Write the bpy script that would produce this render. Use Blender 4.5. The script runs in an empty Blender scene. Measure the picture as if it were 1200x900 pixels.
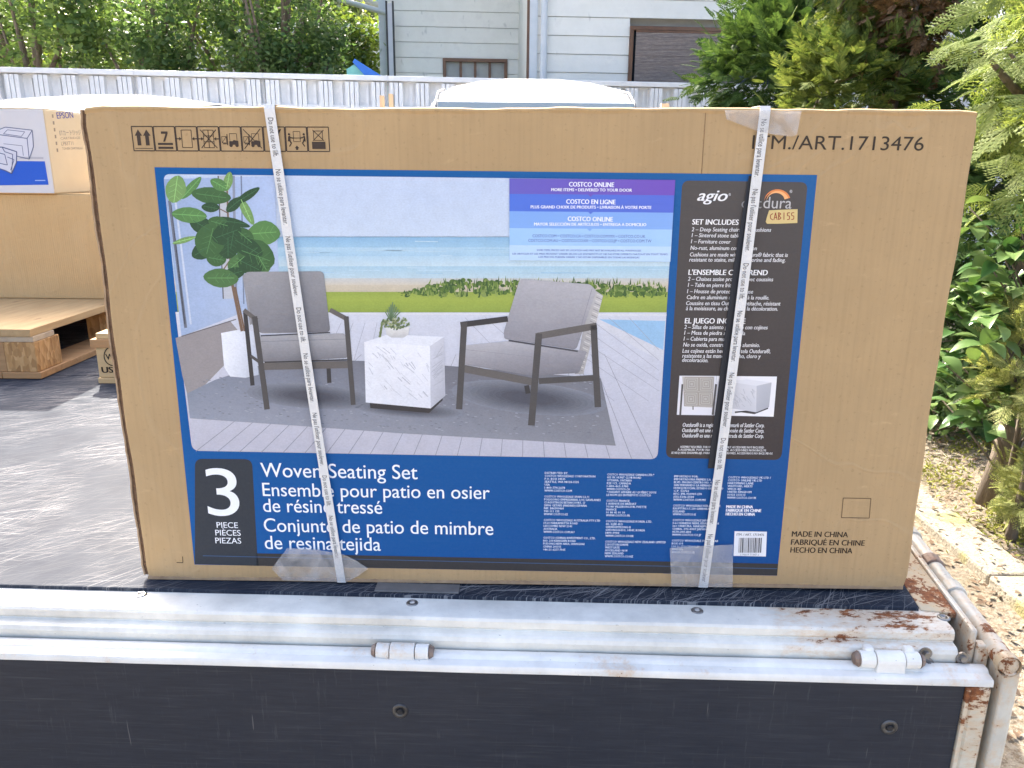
import bpy, bmesh, math, random
import numpy as np
from mathutils import Vector, Matrix

scene = bpy.context.scene
COL = scene.collection
random.seed(7)
RNG = np.random.default_rng(11)

# ------------------------------------------------------------------ camera
FPX = 900.0                       # focal length for a 1200 px wide frame
PITCH = math.radians(15.3)
ROLL = 0.010
CAM = Vector((0, 0, 1.5))
_F = Vector((0, math.cos(PITCH), -math.sin(PITCH)))
_R0 = Vector((1, 0, 0))
_U0 = _R0.cross(_F)
_R = math.cos(ROLL) * _R0 + math.sin(ROLL) * _U0
_U = -math.sin(ROLL) * _R0 + math.cos(ROLL) * _U0
cam_data = bpy.data.cameras.new('camera')
cam_data.sensor_width = 36
cam_data.lens = 36 * FPX / 1200
cam_data.clip_start = 0.05
cam_data.clip_end = 600
cam = bpy.data.objects.new('camera', cam_data)
COL.objects.link(cam)
m = Matrix((( _R.x, _U.x, -_F.x, CAM.x), (_R.y, _U.y, -_F.y, CAM.y), (_R.z, _U.z, -_F.z, CAM.z), (0, 0, 0, 1)))
cam.matrix_world = m
scene.camera = cam

# ------------------------------------------------------------------ sky, sun, exposure
SUN_EL = math.radians(40.5)
SUN_AZ = math.radians(-25.0)       # from +Y towards +X; negative is behind the cargo on the left
SUN_DIR = Vector((math.sin(SUN_AZ) * math.cos(SUN_EL), math.cos(SUN_AZ) * math.cos(SUN_EL), math.sin(SUN_EL)))
world = bpy.data.worlds.new('World')
scene.world = world
world.use_nodes = True
wn = world.node_tree.nodes
wl = world.node_tree.links
sky = wn.new('ShaderNodeTexSky')
sky.sky_type = 'NISHITA'
sky.sun_disc = False
sky.sun_elevation = SUN_EL
sky.sun_rotation = SUN_AZ
sky.air_density = 0.8
sky.dust_density = 7.0
sky.ozone_density = 0.3
wl.new(sky.outputs[0], wn['Background'].inputs[0])
wn['Background'].inputs[1].default_value = 0.15
sun_data = bpy.data.lights.new('sun', 'SUN')
sun_data.energy = 2.6
sun_data.angle = math.radians(0.53)
sun_data.color = (1.0, 0.94, 0.85)
sun = bpy.data.objects.new('sun', sun_data)
COL.objects.link(sun)
sun.location = (-6, 12, 12)
sun.rotation_euler = SUN_DIR.to_track_quat('Z', 'Y').to_euler()
vs = scene.view_settings
vs.view_transform = 'Standard'
vs.look = 'None'
vs.exposure = 2.38
vs.gamma = 1.0
vs.use_curve_mapping = False

# ------------------------------------------------------------------ layout helpers (pixel of the survey photo -> point in the yard)
def ray(x, y):
    return _F + _R * ((x - 600) / FPX) - _U * ((y - 450) / FPX)
def onz(x, y, z):
    v = ray(x, y)
    return CAM + v * ((z - CAM.z) / v.z)
def ony(x, y, Y):
    v = ray(x, y)
    return CAM + v * (Y / v.y)

# ------------------------------------------------------------------ object helpers
def tag(o, label=None, cat=None, group=None, kind=None):
    if label: o['label'] = label
    if cat: o['category'] = cat
    if group: o['group'] = group
    if kind: o['kind'] = kind
    return o
def empty(name, loc=(0, 0, 0), rz=0, matrix=None):
    o = bpy.data.objects.new(name, None)
    o.empty_display_size = 0.1
    COL.objects.link(o)
    if matrix is not None: o.matrix_world = matrix
    else:
        o.location = loc
        o.rotation_euler = (0, 0, rz)
    return o
def link(name, me, mat=None, parent=None, smooth=False, bevel=0, seg=2):
    if mat and not me.materials: me.materials.append(mat)
    if smooth: me.shade_smooth()
    o = bpy.data.objects.new(name, me)
    COL.objects.link(o)
    if parent: o.parent = parent
    if bevel:
        b = o.modifiers.new('bevel', 'BEVEL')
        b.width = bevel; b.segments = seg; b.limit_method = 'ANGLE'; b.angle_limit = math.radians(35)
    return o
class MB:
    def __init__(s): s.v = []; s.f = []
    def add(s, vs, fs):
        n = len(s.v)
        s.v += [tuple(p) for p in vs]
        s.f += [tuple(i + n for i in f) for f in fs]
        return s
    def box(s, a, b):
        (x0, y0, z0), (x1, y1, z1) = a, b
        return s.add([(x0, y0, z0), (x1, y0, z0), (x1, y1, z0), (x0, y1, z0), (x0, y0, z1), (x1, y0, z1), (x1, y1, z1), (x0, y1, z1)],
                     [(0, 3, 2, 1), (4, 5, 6, 7), (0, 1, 5, 4), (1, 2, 6, 5), (2, 3, 7, 6), (3, 0, 4, 7)])
    def obox(s, o, ax, ay, az):
        o, ax, ay, az = map(Vector, (o, ax, ay, az))
        p = [o, o + ax, o + ax + ay, o + ay, o + az, o + ax + az, o + ax + ay + az, o + ay + az]
        return s.add(p, [(0, 3, 2, 1), (4, 5, 6, 7), (0, 1, 5, 4), (1, 2, 6, 5), (2, 3, 7, 6), (3, 0, 4, 7)])
    def tube(s, pts, rad, n=10, cap=True):
        pts = [Vector(p) for p in pts]
        if not hasattr(rad, '__len__'): rad = [rad] * len(pts)
        rings = []
        for i, p in enumerate(pts):
            d = (pts[min(i + 1, len(pts) - 1)] - pts[max(i - 1, 0)]).normalized()
            u = d.orthogonal() if abs(d.z) > 0.99 else d.cross(Vector((0, 0, 1)))
            u.normalize(); w = d.cross(u)
            rings.append([p + (u * math.cos(2 * math.pi * k / n) + w * math.sin(2 * math.pi * k / n)) * rad[i] for k in range(n)])
        vs = [q for r in rings for q in r]
        fs = [(i * n + k, i * n + (k + 1) % n, (i + 1) * n + (k + 1) % n, (i + 1) * n + k) for i in range(len(pts) - 1) for k in range(n)]
        if cap:
            fs.append(tuple(reversed(range(n)))); fs.append(tuple((len(pts) - 1) * n + k for k in range(n)))
        return s.add(vs, fs)
    def loft(s, rings, cap=True, closed=True):
        n = len(rings[0]); base = [q for r in rings for q in r]
        kk = n if closed else n - 1
        fs = [(i * n + k, i * n + (k + 1) % n, (i + 1) * n + (k + 1) % n, (i + 1) * n + k) for i in range(len(rings) - 1) for k in range(kk)]
        if cap:
            fs.append(tuple(reversed(range(n)))); fs.append(tuple((len(rings) - 1) * n + k for k in range(n)))
        return s.add(base, fs)
    def mesh(s, name):
        me = bpy.data.meshes.new(name)
        me.from_pydata(s.v, [], s.f)
        bm = bmesh.new(); bm.from_mesh(me)
        bmesh.ops.recalc_face_normals(bm, faces=bm.faces)
        bm.to_mesh(me); bm.free()
        return me
    def build(s, name, mat, parent=None, smooth=False, bevel=0, seg=2):
        return link(name, s.mesh(name), mat, parent, smooth, bevel, seg)
def mesh_np(name, V, F):
    """fast mesh of quads"""
    me = bpy.data.meshes.new(name)
    nv, nf = len(V), len(F)
    me.vertices.add(nv); me.vertices.foreach_set('co', np.asarray(V, np.float32).ravel())
    me.loops.add(nf * 4); me.loops.foreach_set('vertex_index', np.asarray(F, np.int32).ravel())
    me.polygons.add(nf); me.polygons.foreach_set('loop_start', np.arange(0, nf * 4, 4, dtype=np.int32))
    me.update(calc_edges=True)
    return me

# ------------------------------------------------------------------ material helpers
def lin(c):
    return tuple(((x / 255) / 12.92 if x / 255 <= 0.04045 else ((x / 255 + 0.055) / 1.055) ** 2.4) for x in c[:3])
class N:
    """small node-tree writer"""
    def __init__(s, name):
        s.m = bpy.data.materials.new(name); s.m.use_nodes = True
        s.t = s.m.node_tree; s.b = s.t.nodes['Principled BSDF']; s.out = s.t.nodes['Material Output']
    def n(s, kind, **kw):
        nd = s.t.nodes.new('ShaderNode' + kind)
        for k, v in kw.items(): setattr(nd, k, v)
        return nd
    def l(s, a, b): s.t.links.new(a, b)
    def set(s, **kw):
        names = dict(col='Base Color', rough='Roughness', metal='Metallic', spec='Specular IOR Level', alpha='Alpha', coat='Coat Weight', trans='Transmission Weight', sheen='Sheen Weight')
        for k, v in kw.items():
            s.b.inputs[names[k]].default_value = (*v, 1) if k == 'col' else v
        return s
    def coords(s, kind='Object', scale=(1, 1, 1), rot=(0, 0, 0)):
        if kind == 'World': o = s.n('NewGeometry').outputs['Position']
        else: o = s.n('TexCoord').outputs[kind]
        mp = s.n('Mapping'); mp.inputs['Scale'].default_value = scale; mp.inputs['Rotation'].default_value = rot
        s.l(o, mp.inputs[0]); return mp.outputs[0]
    def turned(s, ang, scale):
        return s._scale(s.coords('World', (1, 1, 1), (0, 0, ang)), scale)
    def _scale(s, vec, scale):
        mp = s.n('Mapping'); mp.inputs['Scale'].default_value = scale; s.l(vec, mp.inputs[0]); return mp.outputs[0]
    def noise(s, vec, scale, detail=4, rough=0.55, dist=0):
        t = s.n('TexNoise'); s.l(vec, t.inputs['Vector'])
        t.inputs['Scale'].default_value = scale; t.inputs['Detail'].default_value = detail
        t.inputs['Roughness'].default_value = rough; t.inputs['Distortion'].default_value = dist
        return t.outputs['Fac']
    def ramp(s, fac, *stops):
        r = s.n('ValToRGB'); e = r.color_ramp.elements
        while len(e) < len(stops): e.new(0.5)
        for el, (p, c) in zip(e, stops):
            el.position = p; el.color = (*c, 1) if hasattr(c, '__len__') else (c, c, c, 1)
        s.l(fac, r.inputs[0]); return r.outputs[0]
    def mix(s, fac, a, b, mode='MIX'):
        x = s.n('Mix', data_type='RGBA', blend_type=mode)
        for i, v in ((0, fac), (6, a), (7, b)):
            if isinstance(v, (int, float)): x.inputs[i].default_value = v
            elif isinstance(v, tuple): x.inputs[i].default_value = (*v, 1)
            else: s.l(v, x.inputs[i])
        return x.outputs[2]
    def math(s, op, a, b=None):
        x = s.n('Math', operation=op)
        for i, v in ((0, a), (1, b)):
            if v is None: continue
            if isinstance(v, (int, float)): x.inputs[i].default_value = v
            else: s.l(v, x.inputs[i])
        return x.outputs[0]
    def maprange(s, v, a, b, c=0, d=1):
        x = s.n('MapRange'); s.l(v, x.inputs[0])
        for i, k in enumerate((a, b, c, d)): x.inputs[i + 1].default_value = k
        return x.outputs[0]
    def bump(s, h, strength=0.3, dist=0.01, normal=None):
        b = s.n('Bump'); b.inputs['Strength'].default_value = strength; b.inputs['Distance'].default_value = dist
        s.l(h, b.inputs['Height'])
        if normal is not None: s.l(normal, b.inputs['Normal'])
        s.l(b.outputs[0], s.b.inputs['Normal']); return b.outputs[0]
    def color(s, sock): s.l(sock, s.b.inputs['Base Color']); return s

def plain(name, c1, c2=None, rough=0.6, scale=8, metal=0, bump=0, bscale=60, coord='Object', spec=0.5, stretch=(1, 1, 1)):
    k = N(name).set(rough=rough, metal=metal, spec=spec)
    v = k.coords(coord, stretch)
    f = k.noise(v, scale, 5)
    k.color(k.ramp(f, (0.3, c1), (0.7, c2 or tuple(x * 0.85 for x in c1))))
    if bump: k.bump(k.noise(v, bscale, 4), bump, 0.004)
    return k.m
def leafy(name, *cols, trans=0.4, rough=0.45, spec=0.3):
    k = N(name).set(rough=rough, spec=spec)
    g = k.n('NewGeometry')
    stops = [(i / max(1, len(cols) - 1), c) for i, c in enumerate(cols)]
    c = k.ramp(g.outputs['Random Per Island'], *stops)
    f = k.noise(k.coords('World'), 2.2, 3)
    c2 = k.mix(k.ramp(f, (0.35, 0.0), (0.7, 1.0)), c, k.mix(0.5, c, cols[-1]))
    k.color(c2)
    tr = k.n('BsdfTranslucent'); k.l(k.mix(1.0, c2, (1.0, 1.0, 0.55), 'MULTIPLY'), tr.inputs[0])
    mx = k.n('MixShader'); mx.inputs[0].default_value = trans
    k.l(k.b.outputs[0], mx.inputs[1]); k.l(tr.outputs[0], mx.inputs[2]); k.l(mx.outputs[0], k.out.inputs[0])
    return k.m
def painted(name, base=(0.72, 0.73, 0.72), rust=0.0, rust_x=None, rscale=14, streak=(1, 1, 1), rough=0.38, dirt=0.35):
    """chipped white vehicle paint with rust that breaks out in patches"""
    k = N(name)
    v = k.coords('World'); vs_ = k.coords('World', streak)
    grime = k.ramp(k.noise(v, 9, 6, 0.65), (0.35, 1.0), (0.75, 1 - dirt))
    c = k.mix(1.0, base, grime, 'MULTIPLY')
    chips = k.ramp(k.noise(k.coords('World', (1, 2.5, 2.5)), 75, 6, 0.75), (0.675, 0.0), (0.69, 1.0))
    c = k.mix(chips, c, (0.13, 0.10, 0.085))
    if rust:
        f = k.math('ADD', k.math('MULTIPLY', k.noise(vs_, rscale * 0.45, 3, 0.6, 0.3), 0.55), k.math('MULTIPLY', k.noise(vs_, rscale * 4.5, 8, 0.75), 0.45))
        th = 0.70 - 0.26 * rust
        if rust_x is not None:
            x = k.n('SeparateXYZ'); k.l(k.n('NewGeometry').outputs['Position'], x.inputs[0])
            g = k.maprange(x.outputs[0], rust_x[0], rust_x[1], -0.24, 0.0)
            f = k.math('ADD', f, g)
        halo = k.ramp(f, (th - 0.10, 0.0), (th + 0.02, 0.6))
        core = k.ramp(f, (th, 0.0), (th + 0.025, 1.0))
        c = k.mix(halo, c, (0.62, 0.40, 0.20))
        rc = k.ramp(k.noise(v, 120, 4), (0.3, (0.10, 0.032, 0.014)), (0.7, (0.33, 0.12, 0.04)))
        c = k.mix(core, c, rc)
        k.l(k.maprange(core, 0, 1, rough, 0.9), k.b.inputs['Roughness'])
        k.bump(k.math('ADD', k.noise(v, 35, 3), core), 0.25, 0.003)
    else:
        k.set(rough=rough)
        k.bump(k.noise(v, 22, 3), 0.12, 0.004)
    k.color(c)
    return k.m

# ================================================================== SETTING
# ---- ground: dry soil, gravel and litter
k = N('yard_soil').set(rough=0.95, spec=0.2)
v = k.coords('World')
c = k.ramp(k.noise(v, 1.3, 6, 0.6), (0.3, (0.30, 0.26, 0.20)), (0.5, (0.37, 0.325, 0.25)), (0.7, (0.26, 0.22, 0.16)))
c = k.mix(k.ramp(k.noise(v, 42, 5, 0.7), (0.42, 0.0), (0.62, 1.0)), c, (0.19, 0.145, 0.095))
c = k.mix(k.ramp(k.noise(v, 0.9, 4), (0.55, 0.0), (0.68, 0.7)), c, (0.12, 0.15, 0.045))
c = k.mix(k.ramp(k.noise(v, 150, 3), (0.60, 0.0), (0.66, 0.8)), c, (0.46, 0.40, 0.32))
k.color(c); k.bump(k.noise(v, 45, 6, 0.7), 0.8, 0.03)
SOIL = k.m
gx = [-150, -60, -25, -12, -6] + [x * 0.25 for x in range(-16, 25)] + [8, 12, 25, 60, 150]
gy = [-150, -60, -25, -12, -6, -3, -1, 0, 1] + [y * 0.2 for y in range(7, 36)] + [8, 10, 14, 25, 60, 150]
gz = lambda x, y: (0.0 if not (1.6 < x < 6 and 1.4 < y < 7) else 0.035 * math.sin(x * 3.1 + 1) * math.sin(y * 2.3) * min(1, (x - 1.6) * 2)) + (max(0, min(0.35, (x - 2.3) * 0.22)) if y < 8 and x < 8 else 0)
mb = MB()
mb.add([(x, y, gz(x, y)) for y in gy for x in gx], [(j * len(gx) + i, j * len(gx) + i + 1, (j + 1) * len(gx) + i + 1, (j + 1) * len(gx) + i) for j in range(len(gy) - 1) for i in range(len(gx) - 1)])
tag(mb.build('ground', SOIL, smooth=True), kind='structure')

# ---- low concrete edging beside the truck, in blocks
k = N('edging_concrete').set(rough=0.9)
v = k.coords('World')
c = k.ramp(k.noise(v, 12, 6, 0.7), (0.3, (0.38, 0.34, 0.27)), (0.7, (0.29, 0.255, 0.19)))
c = k.mix(k.ramp(k.noise(v, 4, 4), (0.55, 0.0), (0.65, 0.8)), c, (0.30, 0.27, 0.10))
c = k.mix(k.ramp(k.noise(v, 110, 3), (0.60, 0.0), (0.64, 0.9)), c, (0.13, 0.10, 0.07))
k.color(c); k.bump(k.noise(v, 70, 5), 0.7, 0.012)
CONC = k.m
edge = tag(empty('kerb', (0, 0, 0)), 'low mossy concrete kerb edging the soil bed right of the truck', 'kerb')
for i in range(7):
    y0 = 1.4 + i * 0.62
    dz = random.uniform(-0.012, 0.012); dx = random.uniform(-0.012, 0.012)
    MB().box((1.83 + dx, y0, -0.05), (2.02 + dx, y0 + 0.608, 0.045 + dz)).build('kerb_block', CONC, edge, bevel=0.012)

# ---- white slotted panel fence
FPT = painted('fence_paint', base=(0.74, 0.75, 0.76), dirt=0.14, rough=0.5)
FA = Vector((-5.63, 9.0, 0)); FB = Vector((2.54, 9.9, 0)); FD = (FB - FA).normalized()
fence = empty('panel_fence', FA, math.atan2(FD.y, FD.x))
tag(fence, 'long white slotted panel fence running behind the parked vans', 'fence')
PW = 1.395; ZT = 2.575
pm = MB().box((0, 0.085, 0.0), (PW - 0.006, 0.10, ZT - 0.03)).mesh('panel')
pm.materials.append(FPT)
sl = MB()
for q in (0, 0.052, 0.104):
    sl.add([(q, 0.09, 0), (q + 0.003, 0, 0), (q + 0.047, 0, 0), (q + 0.0515, 0.09, 0), (q, 0.09, ZT - 0.07), (q + 0.003, 0, ZT - 0.07), (q + 0.047, 0, ZT - 0.07), (q + 0.0515, 0.09, ZT - 0.07)],
           [(0, 1, 5, 4), (1, 2, 6, 5), (2, 3, 7, 6), (0, 3, 2, 1), (4, 5, 6, 7), (3, 0, 4, 7)])
slat_me = sl.mesh('slat'); slat_me.materials.append(FPT)
rib_me = MB().box((0, 0.06, 0), (0.035, 0.086, ZT - 0.1)).mesh('rib'); rib_me.materials.append(FPT)
rail_me = MB().box((0, 0.02, 0), (PW - 0.004, 0.084, 0.05)).mesh('rail'); rail_me.materials.append(FPT)
cap_me = MB().box((0, -0.014, 0), (PW + 0.001, 0.11, 0.058)).mesh('cap_rail'); cap_me.materials.append(FPT)
for i in range(-6, 6):
    p = link('panel', pm, parent=fence); p.location = (i * PW, 0, 0)
    for j in range(5):
        xs = [0.0, 0.30, 0.595, 0.89, 1.185][j]
        s_ = link('slat', slat_me, parent=p); s_.location = (xs + 0.02, 0, 0)
    for j in range(4):
        s_ = link('rib', rib_me, parent=p); s_.location = (0.245 + 0.2975 * j, 0, 0)
    for zz in (2.20, 1.80, 1.2, 0.6, 0.1):
        s_ = link('rail', rail_me, parent=p); s_.location = (0.0, 0, zz)
    s_ = link('cap_rail', cap_me, parent=p, bevel=0.008); s_.location = (0, 0, ZT - 0.058)
# right-hand stretch is plain corrugated
cor = empty('corrugated_fence', FA + FD * (6 * PW + 0.03), math.atan2(FD.y, FD.x))
tag(cor, 'white corrugated fence stretch below the window with the reed blind', 'fence')
mb = MB(); pr = []
for i in range(26):
    q = i * 0.2
    pr += [(q, 0.0), (q + 0.09, 0.0), (q + 0.115, 0.045), (q + 0.175, 0.045)]
mb.add([(a, b, 0.0) for a, b in pr] + [(a, b, ZT - 0.06) for a, b in pr], [(i, i + 1, i + 1 + len(pr), i + len(pr)) for i in range(len(pr) - 1)])
o = mb.build('corrugated_sheet', FPT, cor); sd = o.modifiers.new('thick', 'SOLIDIFY'); sd.thickness = 0.004
MB().box((-0.02, -0.012, ZT - 0.06), (5.2, 0.075, ZT)).build('cap_rail', FPT, cor, bevel=0.008)

# ---- house with clapboard siding
k = N('siding_paint').set(rough=0.55)
v = k.coords('World')
g = k.n('NewGeometry')
c = k.ramp(k.noise(v, 3.5, 6, 0.65), (0.3, (0.64, 0.66, 0.63)), (0.55, (0.69, 0.71, 0.68)), (0.75, (0.60, 0.62, 0.60)))
c = k.mix(k.ramp(k.noise(k.coords('World', (3, 3, 1.2)), 2.6, 3), (0.66, 0.0), (0.72, 0.35)), c, (0.24, 0.28, 0.29))
k.color(c); k.bump(k.noise(v, 25, 4), 0.15, 0.006)
SIDE = k.m
TRIM = plain('pale_trim', (0.52, 0.57, 0.62), (0.46, 0.52, 0.57), 0.45)
BRONZE = plain('brown_aluminium', (0.16, 0.085, 0.05), (0.11, 0.06, 0.04), 0.4, metal=0.2)
GLASS = N('dark_window_glass').set(col=(0.03, 0.04, 0.055), rough=0.12, spec=0.12).m
WALLIN = plain('wall_core', (0.35, 0.37, 0.37))
ROOFM = plain('grey_roof_tiles', (0.10, 0.10, 0.11), (0.07, 0.07, 0.08), 0.7, scale=30)
house = empty('clapboard_house', (0, 0, 0))
tag(house, 'pale clapboard house with brown framed windows rising behind the fence', 'house')
HY = math.radians(3.4)
def hx(p0, s): return Vector((p0[0] + s * math.cos(HY), p0[1] + s * math.sin(HY), 0))
hd = Vector((math.cos(HY), math.sin(HY), 0)); hn = Vector((math.sin(HY), -math.cos(HY), 0))
def plank_wall(P0, width, z0, z1, pitch, holes=()):
    """clapboards laid one by one, cut round the window openings"""
    nrow = int((z1 - z0) / pitch)
    for r in range(nrow):
        za, zb = z0 + r * pitch, z0 + (r + 1) * pitch
        spans = [(0, width)]
        for (a, b, h0, h1) in holes:
            if zb > h0 and za < h1:
                new = []
                for (s0, s1) in spans:
                    if a > s0: new.append((s0, min(a, s1)))
                    if b < s1: new.append((max(b, s0), s1))
                spans = new
        for (s0, s1) in spans:
            if s1 - s0 < 0.02: continue
            m_ = MB()
            a_, b_ = hx(P0, s0), hx(P0, s1)
            lo, up = 0.02, 0.009
            w_ = random.uniform(-0.002, 0.002)
            vs_ = [a_ + hn * (lo + w_) + Vector((0, 0, za)), b_ + hn * (lo + w_) + Vector((0, 0, za)), b_ + hn * up + Vector((0, 0, zb - 0.006)), a_ + hn * up + Vector((0, 0, zb - 0.006)),
                   a_ + Vector((0, 0, za)), b_ + Vector((0, 0, za)), b_ + Vector((0, 0, zb - 0.006)), a_ + Vector((0, 0, zb - 0.006))]
            m_.add(vs_, [(0, 1, 2, 3), (4, 7, 6, 5), (0, 4, 5, 1), (3, 2, 6, 7), (0, 3, 7, 4), (1, 5, 6, 2)])
            m_.build('siding_board', SIDE, house)
HL = (-2.05, 12.85); HR = (0.20, 10.75)
sw = (0.92, 1.93, 2.6, 3.23)         # small window on the set-back wall
plank_wall(HL, 2.3, 1.9, 5.4, 0.2225, [sw])
MB().obox(hx(HL, 0) - hn * 0.15 , hd * 2.3, hn * 0.13, (0, 0, 5.4)).build('wall', WALLIN, house)
bw = (1.28, 3.30, 2.2, 3.36)
plank_wall(HR, 6.2, 1.9, 5.4, 0.2225, [bw])
MB().obox(hx(HR, 0) - hn * 0.3, hd * 6.2, hn * 0.2, (0, 0, 5.4)).build('wall', WALLIN, house)
MB().obox(hx(HR, 0.0) - hn * 0.02 + hd * -0.02, hd * 0.06, hn * -2.2, (0, 0, 5.4)).build('return_wall', SIDE, house)
MB().obox(hx(HR, 0.0) - hn * 0.001 + hd * -0.055, hd * 0.034, hn * 0.02, (0, 0, 3.9)).build('corner_strip', BRONZE, house)
MB().obox(hx(HR, -0.02) + hn * 0.022, hd * 0.1, hn * 0.02, (0, 0, 5.4)).build('corner_board', TRIM, house)
mb = MB(); p = hx(HR, 0.16) + hn * 0.09; mb.tube([p + Vector((0, 0, z)) for z in (0.1, 2, 4, 5.3)], 0.042, 14); mb.build('downpipe', TRIM, house, smooth=True)
p = hx(HL, 0.09) + hn * 0.07
MB().tube([p + Vector((-2.0, 0, 4.35)), p + Vector((-0.02, 0, 3.85)), p + Vector((0.0, 0, 3.80)), p + Vector((0, 0, 3.4)), p + Vector((0, 0, 0.1))], 0.04, 10).build('downpipe', TRIM, house, smooth=True)
MB().obox(hx(HL, -0.05) + hn * 0.025, hd * 0.12, hn * 0.02, (0, 0, 5.4)).build('corner_board', TRIM, house)
def window(P0, w, n_mull, blind):
    a, b, z0, z1 = w
    fw = 0.05
    wd = MB()
    for (s0, s1, q0, q1) in ((a, b, z1 - fw, z1), (a, b, z0, z0 + fw), (a, a + fw, z0 + fw, z1 - fw), (b - fw, b, z0 + fw, z1 - fw)):
        wd.obox(hx(P0, s0) - hn * 0.07 + Vector((0, 0, q0)), hd * (s1 - s0), hn * 0.12, (0, 0, q1 - q0))
    W = wd.build('window', BRONZE, house, bevel=0.004)
    step = (b - a - 2 * fw) / n_mull
    for i in range(n_mull):
        s0 = a + fw + i * step
        off = 0.01 + 0.02 * (i % 2)
        MB().obox(hx(P0, s0 + 0.004) - hn * (0.04 + off) + Vector((0, 0, z0 + fw)), hd * (step - 0.008), hn * 0.006, (0, 0, z1 - z0 - 2 * fw)).build('pane', GLASS, W)
        if i: MB().obox(hx(P0, s0 - 0.02) - hn * 0.035 + Vector((0, 0, z0 + fw)), hd * 0.04, hn * 0.05, (0, 0, z1 - z0 - 2 * fw)).build('mullion', BRONZE, W)
    return W
window(HL, sw, 4, False)
W = window(HR, bw, 2, True)
REED = N('weathered_reed').set(rough=0.8)
k = REED; v = k.coords('World', (1.2, 1.2, 16))
c = k.ramp(k.noise(v, 9, 6, 0.7), (0.3, (0.14, 0.12, 0.115)), (0.6, (0.30, 0.26, 0.24)), (0.8, (0.46, 0.41, 0.37)))
k.color(c); REED = k.m
mb = MB()
nz = 62
for i in range(nz):
    z = 2.26 + i * (1.02 / nz)
    j = random.uniform(-0.004, 0.004)
    mb.obox(hx(HR, 1.36) + hn * (0.055 + j) + Vector((0, 0, z)), hd * 1.36, hn * 0.008, (0, random.uniform(-0.002, 0.002), 0.0125))
bl = mb.build('reed_blind', REED, W); bl['kind'] = 'stuff'
MB().obox(hx(HR, 1.36) + hn * 0.052 + Vector((0, 0, 3.28)), hd * 1.36, hn * 0.016, (0, 0, 0.025)).build('blind_rod', BRONZE, W)
rf = MB()
rf.add([hx(HR, -0.6) + hn * 0.6 + Vector((0, 0, 5.35)), hx(HR, 6.6) + hn * 0.6 + Vector((0, 0, 5.35)), hx(HR, 6.6) - hn * 3 + Vector((0, 0, 6.8)), hx(HR, -0.6) - hn * 3 + Vector((0, 0, 6.8))], [(0, 1, 2, 3)])
o = rf.build('roof', ROOFM, house); sd = o.modifiers.new('t', 'SOLIDIFY'); sd.thickness = 0.12
rf = MB()
rf.add([hx(HL, -0.5) + hn * 0.6 + Vector((0, 0, 5.45)), hx(HL, 2.3) + hn * 0.6 + Vector((0, 0, 5.45)), hx(HL, 2.3) - hn * 3 + Vector((0, 0, 6.9)), hx(HL, -0.5) - hn * 3 + Vector((0, 0, 6.9))], [(0, 1, 2, 3)])
o = rf.build('roof', ROOFM, house); sd = o.modifiers.new('t', 'SOLIDIFY'); sd.thickness = 0.12

# ---- neighbour's lean-to with a teal sheet roof, behind the trees
TEAL = plain('teal_sheet', (0.16, 0.36, 0.37), (0.22, 0.44, 0.44), 0.4, scale=4, stretch=(4, 1, 1))
WHT = plain('white_plaster', (0.58, 0.60, 0.66), (0.50, 0.53, 0.60), 0.8)
lean = empty('lean_to_shed', (-3.2, 16, 0)); tag(lean, 'white shed with a teal sheet roof behind the leafy trees', 'shed')
MB().box((-3.0, 0, 0), (1.25, 0.15, 4.25)).build('wall', WHT, lean)
MB().box((-3.0, -0.03, 3.83), (1.2, -0.002, 3.95)).build('gutter', plain('dark_gutter', (0.05, 0.05, 0.06)), lean)
mb = MB(); pts = []
for i in range(11):
    t = i / 10
    pts.append((-0.35 + 1.9 * t, 4.85 - 0.62 * t ** 0.8))
mb.add([(x, -0.9, z) for x, z in pts] + [(x, -0.3, z + 0.9) for x, z in pts], [(i, i + 1, i + 12, i + 11) for i in range(10)])
o = mb.build('sheet_roof', TEAL, lean); sd = o.modifiers.new('t', 'SOLIDIFY'); sd.thickness = 0.02
mb = MB(); mb.tube([(x, -0.92, z - 0.06) for x, z in pts], 0.055, 8); mb.build('roof_edge_beam', plain('grey_beam', (0.40, 0.44, 0.44)), lean, smooth=True)
# narrow white sign board with dark edges on a post
sg = empty('sign_post', (-1.87, 12.45, 0)); tag(sg, 'narrow white upright board with dark edging by the house corner', 'sign')
MB().box((-0.035, 0, 0.0), (0.035, 0.02, 3.92)).build('board', WHT, sg)
DARK = plain('dark_edging', (0.03, 0.035, 0.04), rough=0.5)
MB().box((-0.062, -0.01, 0), (-0.036, 0.03, 3.95)).build('edging', DARK, sg)
MB().box((0.036, -0.01, 0), (0.060, 0.03, 3.95)).build('edging', DARK, sg)
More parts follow.
